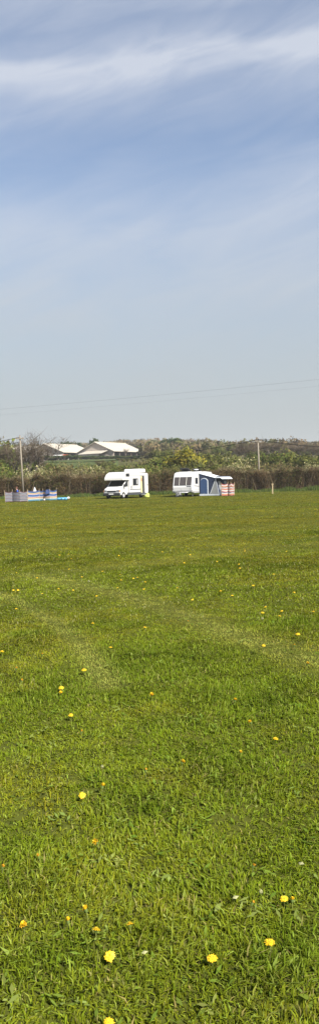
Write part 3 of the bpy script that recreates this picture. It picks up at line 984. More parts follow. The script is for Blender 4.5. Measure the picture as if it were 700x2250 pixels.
barn('large barn with pale roof and lean-to, the right one of the farm', 252, 300, 18.5, 21, 3.0, 6.9, R(33), lean_to=True)
barn('barn with white roof and dark gable left of the larger barn', 142, 305, 20.5, 21, 3.1, 6.9, R(33))
barn('barn roof half hidden behind the bare trees at the far left', 42, 320, 17, 18, 3.0, 6.2, R(40), open_side=False)


def shed(px0, px1, D, h, label):
    a = on_ground(px0, D); b_ = on_ground(px1, D)
    wd = b_.x - a.x
    o = thing('shed', label, 'shed', (a.x, a.y, a.z - .2))
    b = MB(); b.box((0, 0, 0), (wd, 5, h), M['concrete']); b.build('wall', o)
    b = MB(); b.prism([(-.3, h + .003), (5.3, h + .003), (5.3, h + .5), (-.3, h + .15)], -.3, wd + .3, M['barnroof'], 'X'); b.build('roof', o)
    b = MB(); b.box((wd * .3, -.03, .1), (wd * .3 + 1.8, -.002, 2.0), M['steel']); b.build('door', o)
    return o


shed(60, 100, 296, 2.6, 'low white farm shed behind the bare tree, left of the barns')

# van and red trailer parked by the left barn
def farm_van(px, D):
    a = on_ground(px, D)
    o = thing('van', 'white van parked under the eaves of the left barn', 'van', (a.x, a.y, a.z), R(180))
    b = MB(); b.prism([(-2.3, .4), (2.3, .4), (2.35, 1.0), (1.7, 1.25), (1.1, 2.1), (-2.3, 2.2)], -.9, .9, M['white']); b.build('body', o, bevel=.08)
    b = MB(); b.prism([(1.02, 1.3), (1.55, 1.3), (1.05, 1.95), (.7, 1.95)], .902, .93, M['glass']); b.build('window', o)
    for sx in (-1.4, 1.45):
        for sy in (-.85, .85):
            b = MB(); b.lathe([(0, -.1), (.32, -.1), (.34, 0), (.32, .1), (0, .1)], (sx, sy, .34), (0, 1, 0), M['rubber'], 14); b.build('wheel', o)
    return o


farm_van(128, 290)
a = on_ground(143, 292)
o = thing('trailer', 'red farm trailer beside the white van by the left barn', 'trailer', a, R(20))
b = MB(); b.box((-1.6, -1, .7), (1.6, 1, 1.0), M['red']); b.box((-1.6, -1, 1.003), (-1.52, 1, 2.2), M['red']); b.box((1.52, -1, 1.003), (1.6, 1, 2.2), M['red']); b.box((-1.518, -1, 1.003), (1.518, -.92, 2.2), M['red']); b.build('body', o)
for sy in (-.9, .9):
    b = MB(); b.lathe([(0, -.1), (.35, -.1), (.36, 0), (.35, .1), (0, .1)], (0, sy, .36), (0, 1, 0), M['rubber'], 14); b.build('wheel', o)


# ------------------------------------------------------------------ motorhome
def wheel(parent, x, y, r, out):
    b = MB(); b.lathe([(r * .55, -.10), (r * .92, -.10), (r, -.06), (r, .06), (r * .92, .10), (r * .55, .10)], (x, y, r), (0, 1, 0), M['rubber'], 24)
    w_ = b.build('wheel', parent, smooth=True)
    b = MB(); b.lathe([(0, .085), (r * .2, .095), (r * .24, .07), (r * .5, .075), (r * .60, .098), (r * .60, .04)], (x, y, r), (0, out, 0), M['hub'], 20); b.build('hubcap', w_, smooth=True)
    return w_


def seg_panel(b, p1, p2, t0, t1, y0, y1, m, th=.012, lift=.003):
    """thin slab lying on the slanted panel whose profile runs p1 -> p2 (outward side on the right hand)"""
    a = Vector((p1[0], 0, p1[1])); c = Vector((p2[0], 0, p2[1])); d = (c - a)
    nrm = Vector((d.z, 0, -d.x)).normalized()
    if nrm.x < 0: nrm = -nrm
    q0 = a + d * t0 + nrm * lift; q1 = a + d * t1 + nrm * lift
    vs = [Vector((q.x, y, q.z)) + nrm * k for k in (0, th) for q, y in ((q0, y0), (q1, y0), (q1, y1), (q0, y1))]
    b.add(vs, [(0, 3, 2, 1), (4, 5, 6, 7), (0, 1, 5, 4), (1, 2, 6, 5), (2, 3, 7, 6), (3, 0, 4, 7)], m)


def motorhome():
    ang = R(28)
    fw = Vector((-math.sin(ang), -math.cos(ang), 0))
    fc = P(245.5, 1096, 75.0)
    g = Vector((fc.x, fc.y, 0)) - fw * 2.85
    o = thing('motorhome', 'white motorhome with over-cab bed, parked at an angle with its side door open', 'motorhome', (g.x, g.y, gz(g.x, g.y)), math.atan2(fw.y, fw.x))
    W2 = 1.1
    # living box and over-cab bulge
    b = MB()
    b.prism([(-2.85, .42), (-2.9, .7), (-2.9, 2.45), (-2.8, 2.58), (-.3, 2.66), (.6, 2.74), (1.5, 2.72), (2.05, 2.50), (2.42, 2.12), (2.44, 1.93), (2.36, 1.86), (1.12, 1.86), (1.05, .42)], -W2, W2, M['white'])
    b.build('body', o, bevel=.07, seg=3)
    b = MB(); c0, c1 = (1.42, 1.855), (2.12, 1.24)
    b.prism([(1.055, .36), (1.055, 1.855), c0, c1, (2.66, 1.02), (2.80, .86), (2.84, .62), (2.80, .36)], -.93, .93, M['white'])
    b.build('cab', o, bevel=.05, seg=3)
    b = MB(); seg_panel(b, c0, c1, .06, .97, -.82, .82, M['glass'], .015); b.build('windscreen', o)
    for s in (-1, 1):
        b = MB(); pr = [(1.22, 1.22), (1.98, 1.22), (1.5, 1.76), (1.22, 1.76)]
        y = sorted((s * .932, s * .945)); b.prism(pr, y[0], y[1], M['glass']); b.build('cab_window', o)
        b = MB(); b.box((1.95, min(s * .96, s * 1.2), 1.18), (2.05, max(s * .96, s * 1.2), 1.46), M['dark']); b.build('mirror', o, bevel=.02)
        b = MB(); b.box((2.70, min(s * .58, s * .9), .70), (2.845, max(s * .58, s * .9), .90), M['lamp']); h_ = b.build('headlight', o, bevel=.03)
        b = MB(); b.box((2.70, min(s * .903, s * .945), .72), (2.83, max(s * .903, s * .945), .88), M['amber']); b.build('indicator', h_)
        wheel(o, 2.05, s * .86, .34, s); wheel(o, -1.55, s * .93, .34, s)
        b = MB(); b.box((-2.80, min(s * 1.085, s * 1.112), .34), (1.55, max(s * 1.085, s * 1.112), .60), M['stripe']); b.build('skirt', o)
        b = MB(); b.box((-2.0 if s > 0 else -2.85, min(s * 1.102, s * 1.108), .86), (1.02, max(s * 1.102, s * 1.108), .93), M['stripe']); b.build('stripe', o)
    b = MB(); b.prism([(2.62, .30), (2.90, .30), (2.93, .42), (2.92, .60), (2.80, .62)], -.97, .97, M['dark']); b.build('bumper', o, bevel=.03)
    b = MB(); b.box((2.78, -.52, .68), (2.850, .52, .84), M['dark']); b.build('grille', o)
    b = MB(); b.box((2.93, -.27, .44), (2.942, .27, .55), M['plate']); b.build('number_plate', o)
    b = MB(); b.box((-2.75, 1.101, 2.36), (1.1, 1.118, 2.40), M['grey']); b.build('awning_rail', o)
    b = MB()
    for x in (1.16, 2.06): b.box((x - .012, .931, .62), (x + .012, .937, 1.22 if x > 2 else 1.80), M['dark'])
    b.box((1.75, .931, 1.05), (1.92, .95, 1.09), M['dark']); b.build('cab_door_seam', o)
    b = MB(); b.box((.45, 1.101, .98), (.95, 1.109, 1.32), M['grey']); b.build('service_hatch', o)
    # shallow cream trim under the over-cab nose
    b = MB(); b.box((2.10, -1.06, 1.90), (2.455, 1.06, 1.965), M['cream']); b.build('nose_trim', o, bevel=.02)
    for x0, z0, x1, z1, nm in ((-.62, 1.36, .35, 1.98, 'side_window'), (1.15, 2.28, 1.75, 2.5, 'overcab_window')):
        b = MB(); b.box((x0 - .05, 1.101, z0 - .05), (x1 + .05, 1.120, z1 + .05), M['dark']); f = b.build(nm, o, bevel=.01)
        b = MB(); b.box((x0, 1.121, z0), (x1, 1.135, z1), M['glass']); b.build('pane', f)
        if nm == 'side_window':
            b = MB(); b.box((x0 + .1, 1.136, z0 + .06), (x0 + .34, 1.140, z1 - .06), M['grey']); b.build('curtain', f)
    b = MB(); b.box((-.62, -1.120, 1.36), (.35, -1.101, 1.98), M['glass']); b.build('side_window', o)
    # doorway: black panel as painted shade, yellow inner lining, opened leaf swung to the rear
    b = MB(); b.box((-1.95, 1.101, .50), (-1.18, 1.106, 2.30), M['black']); dw = b.build('doorway', o)
    b = MB(); b.box((-1.52, 1.107, .52), (-1.20, 1.140, 2.28), M['yellow']); b.build('lining', dw)
    b = MB(); b.box((-1.45, 1.141, 1.72), (-1.30, 1.150, 2.05), M['w_orange']); b.build('curtain', dw)
    b = MB(); b.box((-2.62, 1.150, .46), (-1.98, 1.195, 2.34), M['white']); dr = b.build('door', o, bevel=.015)
    b = MB(); b.box((-2.52, 1.196, 1.25), (-2.45, 1.225, 1.40), M['dark']); b.build('handle', dr)
    b = MB(); b.box((-1.9, 1.13, .30), (-1.25, 1.42, .36), M['grey']); b.build('step', o)
    # roof box at the back, roof light
    b = MB(); b.prism([(-2.75, 2.66), (-2.75, 2.98), (-2.62, 3.05), (-1.35, 3.05), (-1.22, 2.96), (-1.18, 2.66)], -.88, .88, M['white']); b.build('roof_box', o, bevel=.06, seg=3)
    b = MB(); b.box((-.6, -.3, 2.655), (0, .3, 2.74), M['cream']); b.build('roof_light', o, bevel=.02)
    b = MB(); b.tube([(-2.95, -.75, 1.0), (-2.98, -.75, 2.4)], .02, M['chrome']); b.tube([(-2.95, -.4, 1.0), (-2.98, -.4, 2.4)], .02, M['chrome'])
    for k in range(6): b.tube([(-2.96, -.75, 1.1 + k * .24), (-2.96, -.4, 1.1 + k * .24)], .013, M['chrome'])
    b.build('ladder', o)
    return o


motorhome()


# ------------------------------------------------------------------ caravan and awning
CANG = R(25)
CF = Vector((-math.sin(CANG), -math.cos(CANG), 0))
cfc = P(401, 1090, 76.0)
CG = Vector((cfc.x, cfc.y, 0)) - CF * 2.85
CZ = gz(CG.x, CG.y)
CRZ = math.atan2(CF.y, CF.x)


def caravan():
    o = thing('caravan', 'white touring caravan with a three-pane front window, awning on its side', 'caravan', (CG.x, CG.y, CZ), CRZ)
    W2 = 1.12
    w0, w1 = (2.84, 1.12), (2.58, 2.02)
    b = MB(); b.prism([(-2.85, .48), (-2.92, .8), (-2.84, 2.35), (-2.72, 2.50), (-1.0, 2.56), (1.9, 2.53), (2.36, 2.40), w1, w0, (2.90, .98), (2.88, .62), (2.78, .46)], -W2, W2, M['white']); b.build('body', o, bevel=.10, seg=4)
    b = MB(); seg_panel(b, w0, w1, .02, .98, -.95, .95, M['dark'], .012); fw_ = b.build('front_window', o)
    for y0, y1 in ((-.91, -.42), (-.36, .36), (.42, .91)):
        b = MB(); seg_panel(b, w0, w1, .08, .92, y0, y1, M['curtained'], .01, .016); b.build('pane', fw_)
    b = MB()
    for y0 in (-.40, .37): seg_panel(b, w0, w1, .04, .96, y0, y0 + .055, M['cream'], .008, .017)
    b.build('window_pillars', fw_)
    # lower front panel, grab handles, lights
    b = MB(); b.prism([(2.60, .40), (2.94, .44), (2.95, .66), (2.905, .70), (2.80, .70)], -1.10, 1.10, M['grey']); b.build('front_skirt', o, bevel=.02)
    for s in (-1, 1):
        b = MB(); b.tube([(2.90, s * .98, .78), (2.97, s * .98, .80), (2.97, s * .98, .98), (2.89, s * .98, 1.0)], .018, M['grey']); b.build('grab_handle', o)
        b = MB(); b.box((2.85, min(s * .86, s * 1.02), .50), (2.965, max(s * .86, s * 1.02), .60), M['lamp']); b.build('front_light', o)
        wheel(o, -.35, s * .98, .33, s)
        b = MB(); b.box((-2.75, min(s * 1.06, s * 1.128), .36), (2.55, max(s * 1.06, s * 1.128), .52), M['grey']); b.build('side_skirt', o)
        b = MB(); b.tube([(2.35, s * .85, .42), (2.5, s * .95, .03)], .03, M['chrome']); b.box((2.42, s * .95 - .09, 0.005), (2.58, s * .95 + .09, .03), M['dark']); b.build('corner_steady', o)
        b = MB(); b.tube([(-2.35, s * .85, .42), (-2.5, s * .95, .03)], .03, M['chrome']); b.build('corner_steady', o)
    for s in (-1, 1):
        y = sorted((s * 1.121, s * 1.138))
        b = MB(); b.box((1.45, y[0], 1.28), (2.12, y[1], 1.90), M['dark']); f = b.build('side_window', o, bevel=.008)
        y = sorted((s * 1.139, s * 1.150))
        b = MB(); b.box((1.50, y[0], 1.33), (2.07, y[1], 1.85), M['glass']); b.build('pane', f)
    # side graphic: a pair of grey swooshes
    b = MB(); b.prism([(1.15, .98), (2.35, 1.06), (2.5, 1.12), (1.15, 1.04)], 1.121, 1.126, M['stripe']); b.build('side_graphic', o)
    b = MB(); seg_panel(b, (2.90, .98), (2.84, 1.12), .1, .7, .45, .95, M['stripe'], .004, .004); b.build('front_graphic', o)
    b = MB(); b.box((-2.6, 1.121, 2.40), (1.9, 1.136, 2.44), M['grey']); b.box((-2.7, 1.121, .70), (2.7, 1.130, .73), M['grey']); b.build('side_rail', o)
    b = MB(); b.box((2.35, 1.121, .56), (2.72, 1.128, .92), M['cream']); b.build('locker_door', o)
    # A-frame and hitch
    b = MB()
    for s in (-1, 1): b.tube([(2.7, s * .75, .42), (3.75, s * .05, .42)], .045, M['chrome'])
    b.box((3.7, -.06, .37), (4.1, .06, .47), M['chrome']); hf = b.build('hitch_frame', o)
    b = MB(); b.tube([(3.62, .16, .12), (3.62, .16, .75)], .03, M['chrome']); b.lathe([(0, -.04), (.1, -.04), (.1, .04), (0, .04)], (3.62, .16, .105), (0, 1, 0), M['rubber'], 14); b.build('jockey_wheel', hf)
    # roof lights and aerial
    for x0, x1, y0, y1 in ((.85, 1.85, -.78, .25), (-1.3, -.5, -.4, .5)):
        b = MB(); b.box((x0, y0, 2.53), (x1, y1, 2.60), M['grey']); r_ = b.build('roof_light', o)
        b = MB(); rot = Matrix.Rotation(R(-17), 3, 'Y'); b.box((0, y0 + .03, 0), (x1 - x0 - .05, y1 - .03, .05), M['dark'], rot, (x0 + .02, 0, 2.62)); b.build('lid', r_)
    b = MB(); b.tube([(.4, .55, 2.53), (.4, .55, 2.74)], .025, M['grey']); b.lathe([(0, .0), (.24, .0), (.26, .05), (.2, .1), (0, .12)], (.4, .55, 2.72), (0, 0, 1), M['white'], 18); b.build('aerial', o)
    return o


caravan()
# water barrel standing on edge at the front
b = MB(); wb = CG - CF * -3.30 + Vector((-math.cos(CANG), math.sin(CANG), 0)) * .28
o = thing('water_barrel', 'round grey water barrel standing on edge against the caravan front', 'barrel', (wb.x, wb.y, gz(wb.x, wb.y) + .005), CRZ)
b.lathe([(0, -.15), (.20, -.15), (.25, -.11), (.25, .11), (.20, .15), (0, .15)], (0, 0, .25), (1, 0, 0), M['grey'], 24); b.build('drum', o, smooth=True)
b = MB(); b.lathe([(.10, .153), (.10, .175), (.0, .178)], (0, 0, .25), (1, 0, 0), M['w_white'], 16); b.build('cap', o)
b = MB(); b.lathe([(.262, -.05), (.275, -.05), (.275, .05), (.262, .05)], (0, 0, .278), (1, 0, 0), M['dark'], 24); b.build('rim', o)


def awning():
    o = thing('awning', 'blue canvas porch awning with arched door fixed to the caravan side', 'awning', (CG.x, CG.y, CZ), CRZ)
    xa, xb = 1.1, -1.9
    yi, yo, yt = 1.145, 3.36, 3.02
    zt, zo = 2.34, 1.80

    def endpanel(x, sgn, nm):
        b = MB()
        b.prism([(yi, .03), (yi, zt), (yt, zo), (yo, .03)], x, x + sgn * .012, M['navy'], 'X')
        return b.build(nm, o)
    ep = endpanel(xa, -1, 'end_panel')
    endpanel(xb, 1, 'end_panel')

    def arch(y0, y1, z1, x0, x1, m, n=8):
        r = (y1 - y0) * .5; cy = (y0 + y1) / 2
        pr = [(y0, .04)]
        pr += [(cy - r * math.cos(math.pi * k / n), z1 - r * .8 + r * .8 * math.sin(math.pi * k / n)) for k in range(n + 1)]
        pr += [(y1, .04)]
        b = MB(); b.prism(pr, x0, x1, m, 'X'); return b
    arch(yi + .12, yi + 1.0, 1.86, xa + .003, xa + .010, M['palecanvas']).build('door_piping', ep)
    arch(yi + .12, yi + .90, 1.80, xa + .011, xa + .018, M['blue']).build('door', ep)
    b = MB(); b.prism([(2.36, .24), (3.26, .24), (2.98, 1.74)], xa + .003, xa + .012, M['greymesh'], 'X'); wn = b.build('window', ep)
    b = MB(); b.tube([(xa + .02, 2.34, .22), (xa + .02, 2.98, 1.76)], .022, M['palecanvas']); b.tube([(xa + .02, 3.28, .22), (xa + .02, 2.99, 1.76)], .022, M['palecanvas']); b.build('piping', wn)
    b = MB(); b.add([(xa + .05, yi, zt + .01), (xb - .05, yi, zt + .01), (xb - .05, yt, zo + .02), (xa + .05, yt, zo + .02)], [(0, 1, 2, 3)], M['palecanvas']); b.build('roof', o, solid=.015)
    # front wall under a curved canopy
    b = MB(); b.add([(xa - .02, yt, zo), (xb + .02, yt, zo), (xb + .02, yo, .03), (xa - .02, yo, .03)], [(0, 1, 2, 3)], M['navy']); fr = b.build('front_wall', o, solid=.012)
    for x0 in (.2, -1.6):
        b = MB(); b.add([(x0 + .6, yt + .09, 1.5), (x0 - .1, yt + .09, 1.5), (x0 - .1, yo - .10, .62), (x0 + .6, yo - .10, .62)], [(0, 1, 2, 3)], M['greymesh']); b.build('window', fr, solid=.01)
    prof = [(yt - .02, zo + .10), (yt + .22, zo + .20), (yt + .50, zo + .12), (yt + .74, zo - .10)]
    b = MB()
    vs = [(x, y, z) for x in (xa + .25, xb) for y, z in prof]
    b.add(vs, [(0, 4, 5, 1), (1, 5, 6, 2)], M['navy']); b.add(vs, [(2, 6, 7, 3)], M['palecanvas']); b.build('canopy', o, solid=.014)
    for y, z, x in ((yo, 0, xa), (yo, 0, xb)):
        b = MB(); b.tube([(x - .03 * (1 if x > 0 else -1), yo - .04, .01), (x - .03 * (1 if x > 0 else -1), yt - .03, zo - .02)], .02, M['grey']); b.build('pole', o)
    for k, x in enumerate((xa + .5, xa + .55)):
        y = (yo, yi + .5)[k]
        b = MB(); b.tube([(xa, y - (.05 if k == 0 else 0), (1.7 if k == 0 else .3)), (x, y + (.3 if k == 0 else 0), .02)], .006, M['w_white'], 4); b.build('guy_line', o)
    b = MB(); b.add([(xa + .02, yi, .02), (xa + .02, yo, .02), (xa + .05, yo, .20), (xa + .03, yi, .20)], [(0, 1, 2, 3)], M['palecanvas']); b.build('mud_flap', o, solid=.01)
    return o


awning()

# lime bag by the motorhome
c = on_ground(321, 79.2)
o = thing('tent_bag', 'small rounded lime green tent bag on the grass by the motorhome', 'bag', c)
b = MB(); b.lathe([(.0, .46), (.14, .45), (.24, .36), (.30, .22), (.31, .08), (.29, .0), (0, .0)], (0, 0, 0), (0, 0, 1), M['lime'], 18)
ob = b.build('bag_body', o, smooth=True); ob.scale = (1, .55, 1); ob.rotation_euler = (0, R(14), 0)
b = MB(); b.tube([(-.2, -.16, .2), (-.08, -.2, .36), (.1, -.2, .36), (.2, -.16, .2)], .014, M['dark'], 5); b.build('strap', o)


# ------------------------------------------------------------------ windbreaks
def windbreak(label, posts, h, stripes, group, sag=.11, extra=.16, lean=0.022, wob=0.0, pole_m='stake', cloth_h=None):
    """posts: (px, depth); stripes from the top down: (share, material)"""
    pts = [on_ground(px, D) for px, D in posts]
    o = thing('windbreak', label, 'windbreak', pts[0], 0, group)
    og = Vector(pts[0])
    b = MB()
    tot = sum(s for s, m in stripes)
    cols = []
    for a, c in zip(pts[:-1], pts[1:]):
        nrm = (c - a).cross(Vector((0, 0, 1))).normalized()
        for k in range(6 + (1 if c == pts[-1] else 0)):
            t = k / 6
            p = a.lerp(c, t)
            bul = math.sin(math.pi * t)
            cols.append((p + nrm * .07 * bul, h - sag * bul, .03 + .02 * bul))
    zz = [0]
    for s, m in stripes: zz.append(zz[-1] + s / tot)
    for ci, (c0, c1) in enumerate(zip(cols[:-1], cols[1:])):
        for i, (s, m) in enumerate(stripes):
            vs = []
            for (p, zt, zb), zi in ((c0, i), (c0, i + 1), (c1, i + 1), (c1, i)):
                f = zz[zi] + (wob * math.sin(cols.index((p, zt, zb)) * .9 + zi * .5) if 0 < zi < len(stripes) else 0)
                vs.append(p - og + Vector((0, 0, zt + (zb - zt) * f)))
            b.add(vs, [(0, 1, 2, 3)], M[m])
    b.build('fabric', o, solid=.006)
    for i, p in enumerate(pts):
        e = extra * (.7 + .6 * ((i * 37) % 10) / 10)
        b = MB(); q = p - og + Vector((0, .022, 0)); b.tube([q + Vector((0, 0, -.08)), q + Vector((lean * ((i * 53) % 7 - 3), 0, h + e))], .021, M[pole_m], 6); b.build('pole', o)
    return o


WG = 'striped windbreaks pegged out on the field'
windbreak('grey, white and maroon striped windbreak, leftmost one', [(11.5, 73.5), (27, 74), (44, 73.6), (60.5, 74.2)], 1.08,
          [(1.1, 'w_maroon'), (1, 'w_pale'), (.8, 'w_grey'), (1, 'w_pale'), (.8, 'w_maroon'), (1, 'w_pale'), (.8, 'w_grey'), (1, 'w_pale'), (.8, 'w_maroon'), (1, 'w_pale'), (1, 'w_grey'), (1, 'w_pale'), (.9, 'w_maroon')], WG)
windbreak('blue, yellow and red striped windbreak next to the grey one', [(61.5, 74.6), (86, 75.6), (95, 77), (109, 76.6), (124.5, 77.0)], 1.10,
          [(1.0, 'w_navy'), (.8, 'w_blue'), (1.0, 'w_yellow'), (.6, 'w_red'), (.5, 'w_white'), (2.2, 'w_blue'), (.5, 'w_white'), (.7, 'w_red'), (1.1, 'w_yellow'), (.6, 'w_white'), (1.6, 'w_teal')], WG)
windbreak('red, orange and white striped windbreak in front of the blue awning', [(486, 74.3), (499.5, 74.5), (507.5, 74.3), (513.5, 76.2)], 1.27,
          [(.9, 'w_red'), (.9, 'w_white'), (1, 'w_orange'), (.7, 'w_maroon'), (1, 'w_white'), (.9, 'w_red'), (.7, 'w_orange'), (1.2, 'w_white'), (1.0, 'w_red'), (.6, 'w_navy'), (1, 'w_white'), (1.1, 'w_orange'), (.8, 'w_red')], WG, wob=.018)

# things over and beside the windbreaks
c = on_ground(76.5, 75.55)
o = thing('towel', 'white towel hung in a peak over a pole of the blue windbreak', 'towel', (c.x, c.y, c.z + .95))
b = MB(); b.lathe([(.0, .50), (.05, .46), (.11, .30), (.17, .14), (.22, .0), (.20, .01), (.10, .27), (0, .44)], (0, 0, 0), (0, 0, 1), M['w_white'], 9); b.build('cloth', o)
b = MB(); b.tube([(0, 0, -1.0), (0, 0, .45)], .02, M['stake'], 6); b.build('support_pole', o)
c = on_ground(104.5, 76.4)
o = thing('towel', 'dark navy towel slung over the right half of the blue windbreak', 'towel', (c.x, c.y, c.z + .68))
b = MB()
b.add([(-.22, .10, 0), (-.21, .30, .40), (-.2, .42, .44), (-.19, .5, .0), (.22, .10, .05), (.21, .30, .42), (.2, .42, .46), (.19, .5, .05)], [(0, 4, 5, 1), (1, 5, 6, 2), (2, 6, 7, 3)], M['w_navy'])
b.build('cloth', o, solid=.02)
c = on_ground(97, 75.2)
o = tag(None or (lambda bb: bb)(MB()) and bpy.data.objects.new('ball', None), 'small white ball on the grass under the blue windbreak', 'ball'); link(o); o.location = c
b = MB(); b.lathe([(.11 * math.sin(math.pi * k / 8), .11 - .11 * math.cos(math.pi * k / 8)) for k in range(9)], (0, 0, 0), (0, 0, 1), M['w_white'], 14); b.build('ball_skin', o, smooth=True)

c = on_ground(137, 76.0)
o = thing('inflatable_boat', 'light blue and white inflatable boat lying right of the windbreaks', 'inflatable boat', c, R(8))
b = MB(); ring = []
for k in range(25):
    a = 2 * math.pi * k / 24; ring.append((.46 * math.cos(a) + .0, .25 * math.sin(a), .14))
b.tube(ring[1:-1] + [ring[0], ring[1]], .13, M['aqua'], 10); b.build('tube', o, smooth=True)
b = MB(); b.lathe([(0, .0), (.40, 0), (.42, .05), (0, .06)], (0, 0, .02), (0, 0, 1), M['aqua'], 20); ff = b.build('floor', o); ff.scale = (1, .55, 1)
b = MB(); b.tube([(.46, -.22, .17), (.60, -.1, .21), (.62, .1, .21), (.48, .22, .17)], [.10, .15, .15, .10], M['w_white'], 10); b.build('bow_pad', o, smooth=True)
for x in (-.1, .25):
    b = MB(); b.lathe([(0, -.03), (.06, -.03), (.07, .0), (.05, .02), (0, .03)], (x, -.40, .16), (0, 1, 0), M['w_navy'], 12); b.build('handle', o)


# person behind the grey windbreak
def person(px, D):
    c = on_ground(px, D)
    o = thing('person', 'person in a bright blue top standing behind the grey striped windbreak', 'person', c, R(200))
    sk = {'pelvis': (0, 0, .74, .125), 'waist': (.03, 0, .90, .115), 'chest': (.06, 0, 1.05, .135), 'neckb': (.09, 0, 1.20, .06), 'neck': (.12, 0, 1.27, .05), 'head0': (.15, 0, 1.33, .075), 'head1': (.16, 0, 1.40, .095), 'head2': (.15, 0, 1.47, .06)}
    for s, sd_ in ((1, 'l'), (-1, 'r')):
        sk.update({'hip' + sd_: (0, s * .08, .70, .09), 'knee' + sd_: (.03, s * .09, .40, .06), 'ank' + sd_: (-.01, s * .09, .07, .042), 'toe' + sd_: (.14, s * .10, .035, .035),
                   'sh' + sd_: (.07, s * .16, 1.15, .06), 'elb' + sd_: (.10, s * .23, .93, .042), 'wr' + sd_: (.24, s * .19, .78, .03), 'hand' + sd_: (.30, s * .17, .72, .032)})
        for f in range(5):
            sk['fa%d%s' % (f, sd_)] = (.335 + .004 * f, s * (.145 + .014 * f), .695 + (.02 if f == 0 else 0), .009)
            sk['fb%d%s' % (f, sd_)] = (.355 + (.0 if f in (0, 4) else .008), s * (.140 + .014 * f), .66 + (.03 if f == 0 else 0), .007)
    names = list(sk); E = [('pelvis', 'waist'), ('waist', 'chest'), ('chest', 'neckb'), ('neckb', 'neck'), ('neck', 'head0'), ('head0', 'head1'), ('head1', 'head2')]
    for sd_ in 'lr':
        E += [('pelvis', 'hip' + sd_), ('hip' + sd_, 'knee' + sd_), ('knee' + sd_, 'ank' + sd_), ('ank' + sd_, 'toe' + sd_), ('chest', 'sh' + sd_), ('sh' + sd_, 'elb' + sd_), ('elb' + sd_, 'wr' + sd_), ('wr' + sd_, 'hand' + sd_)]
        for f in range(5): E += [('hand' + sd_, 'fa%d%s' % (f, sd_)), ('fa%d%s' % (f, sd_), 'fb%d%s' % (f, sd_))]

    def skin(nm, nodes, edges, grow, m, lev=2):
        me = bpy.data.meshes.new(nm)
        ix = {k: i for i, k in enumerate(nodes)}
        me.from_pydata([sk[k][:3] for k in nodes], [(ix[a], ix[c_]) for a, c_ in edges if a in ix and c_ in ix], [])
        ob = bpy.data.objects.new(nm, me); link(ob, o)
        md = ob.modifiers.new('skin', 'SKIN'); md.use_smooth_shade = True
        for k in nodes:
            r = sk[k][3] * grow; me.skin_vertices[0].data[ix[k]].radius = (r, r)
        me.skin_vertices[0].data[0].use_root = True
        ob.modifiers.new('sub', 'SUBSURF').levels = lev; ob.modifiers['sub'].render_levels = lev
        me.materials.append(m)
        return ob
    skin('body', names, E, 1.0, M['skin'])
    skin('jersey', ['chest', 'waist', 'pelvis', 'neckb', 'shl', 'elbl', 'shr', 'elbr'], E, 1.13, M['bluetop'])
    sk2 = dict(sk)
    skin('trousers', ['pelvis', 'hipl', 'kneel', 'ankl', 'hipr', 'kneer', 'ankr'], E, 1.16, M['jeans'])
    b = MB(); b.lathe([(.105 * math.sin(math.pi * k / 10), -.115 * math.cos(math.pi * k / 10)) for k in range(3, 11)], (.135, 0, 1.415), (-.25, 0, 1), M['hair'], 16); b.build('hair', o, smooth=True)
    for s in (1, -1):
        b = MB(); b.lathe([(0, -.01), (.012, -.006), (.012, .006), (0, .01)], (.238, s * .034, 1.405), (1, 0, 0), M['black'], 8); b.build('eye', o)
    b = MB(); b.tube([(.235, 0, 1.40), (.262, 0, 1.37), (.24, 0, 1.362)], [.008, .014, .008], M['skin'], 6); b.build('nose', o)
    b = MB(); b.tube([(.222, -.025, 1.335), (.232, 0, 1.332), (.222, .025, 1.335)], .006, M['w_red'], 5); b.build('mouth', o)
    return o


person(40, 75.6)

# ------------------------------------------------------------------ poles, wires, stake
def pole(label, px_top, py_top, D, px_base, r):
    t = P(px_top, py_top, D); g = on_ground(px_base, D)
    o = thing('utility_pole', label, 'utility pole', g)
    tp = t - g
    b = MB(); b.tube([(0, 0, -.3), tp * .5, tp], [r * 1.25, r * 1.08, r * .85], M['pole'], 10); b.build('shaft', o, smooth=True)
    b = MB(); b.box((tp.x - .45, tp.y - .17, tp.z - .42), (tp.x + .45, tp.y - .08, tp.z - .30), M['pole']); ca = b.build('crossarm', o)
    for s in (-.38, .38):
        b = MB(); b.lathe([(.0, 0), (.05, 0), (.06, .06), (.04, .12), (0, .14)], (tp.x + s, tp.y - .125, tp.z - .30), (0, 0, 1), M['ceramic'], 8); b.build('insulator', ca)
    b = MB(); b.lathe([(r * .95, 0), (r * .95, .04), (0, .1)], tp, (0, 0, 1), M['wire'], 10); b.build('cap', o)
    return t


tl = pole('tall leaning wooden pole at the left behind the striped windbreaks', 44, 957, 86.3, 52.0, .09)
tr = pole('wooden pole rising behind the hedge at the right', 565.5, 963, 93.5, 569.5, .10)


def cable(label, a, b_, sag, r, m, group=None, n=28, name='overhead_cable'):
    pts = []
    for i in range(n + 1):
        t = i / n; p = a.lerp(b_, t); p.z -= sag * 4 * t * (1 - t); pts.append(p)
    b = MB(); b.tube(pts, r, m, 5)
    ob = b.build(name, smooth=True)
    return tag(ob, label, 'cable', group)


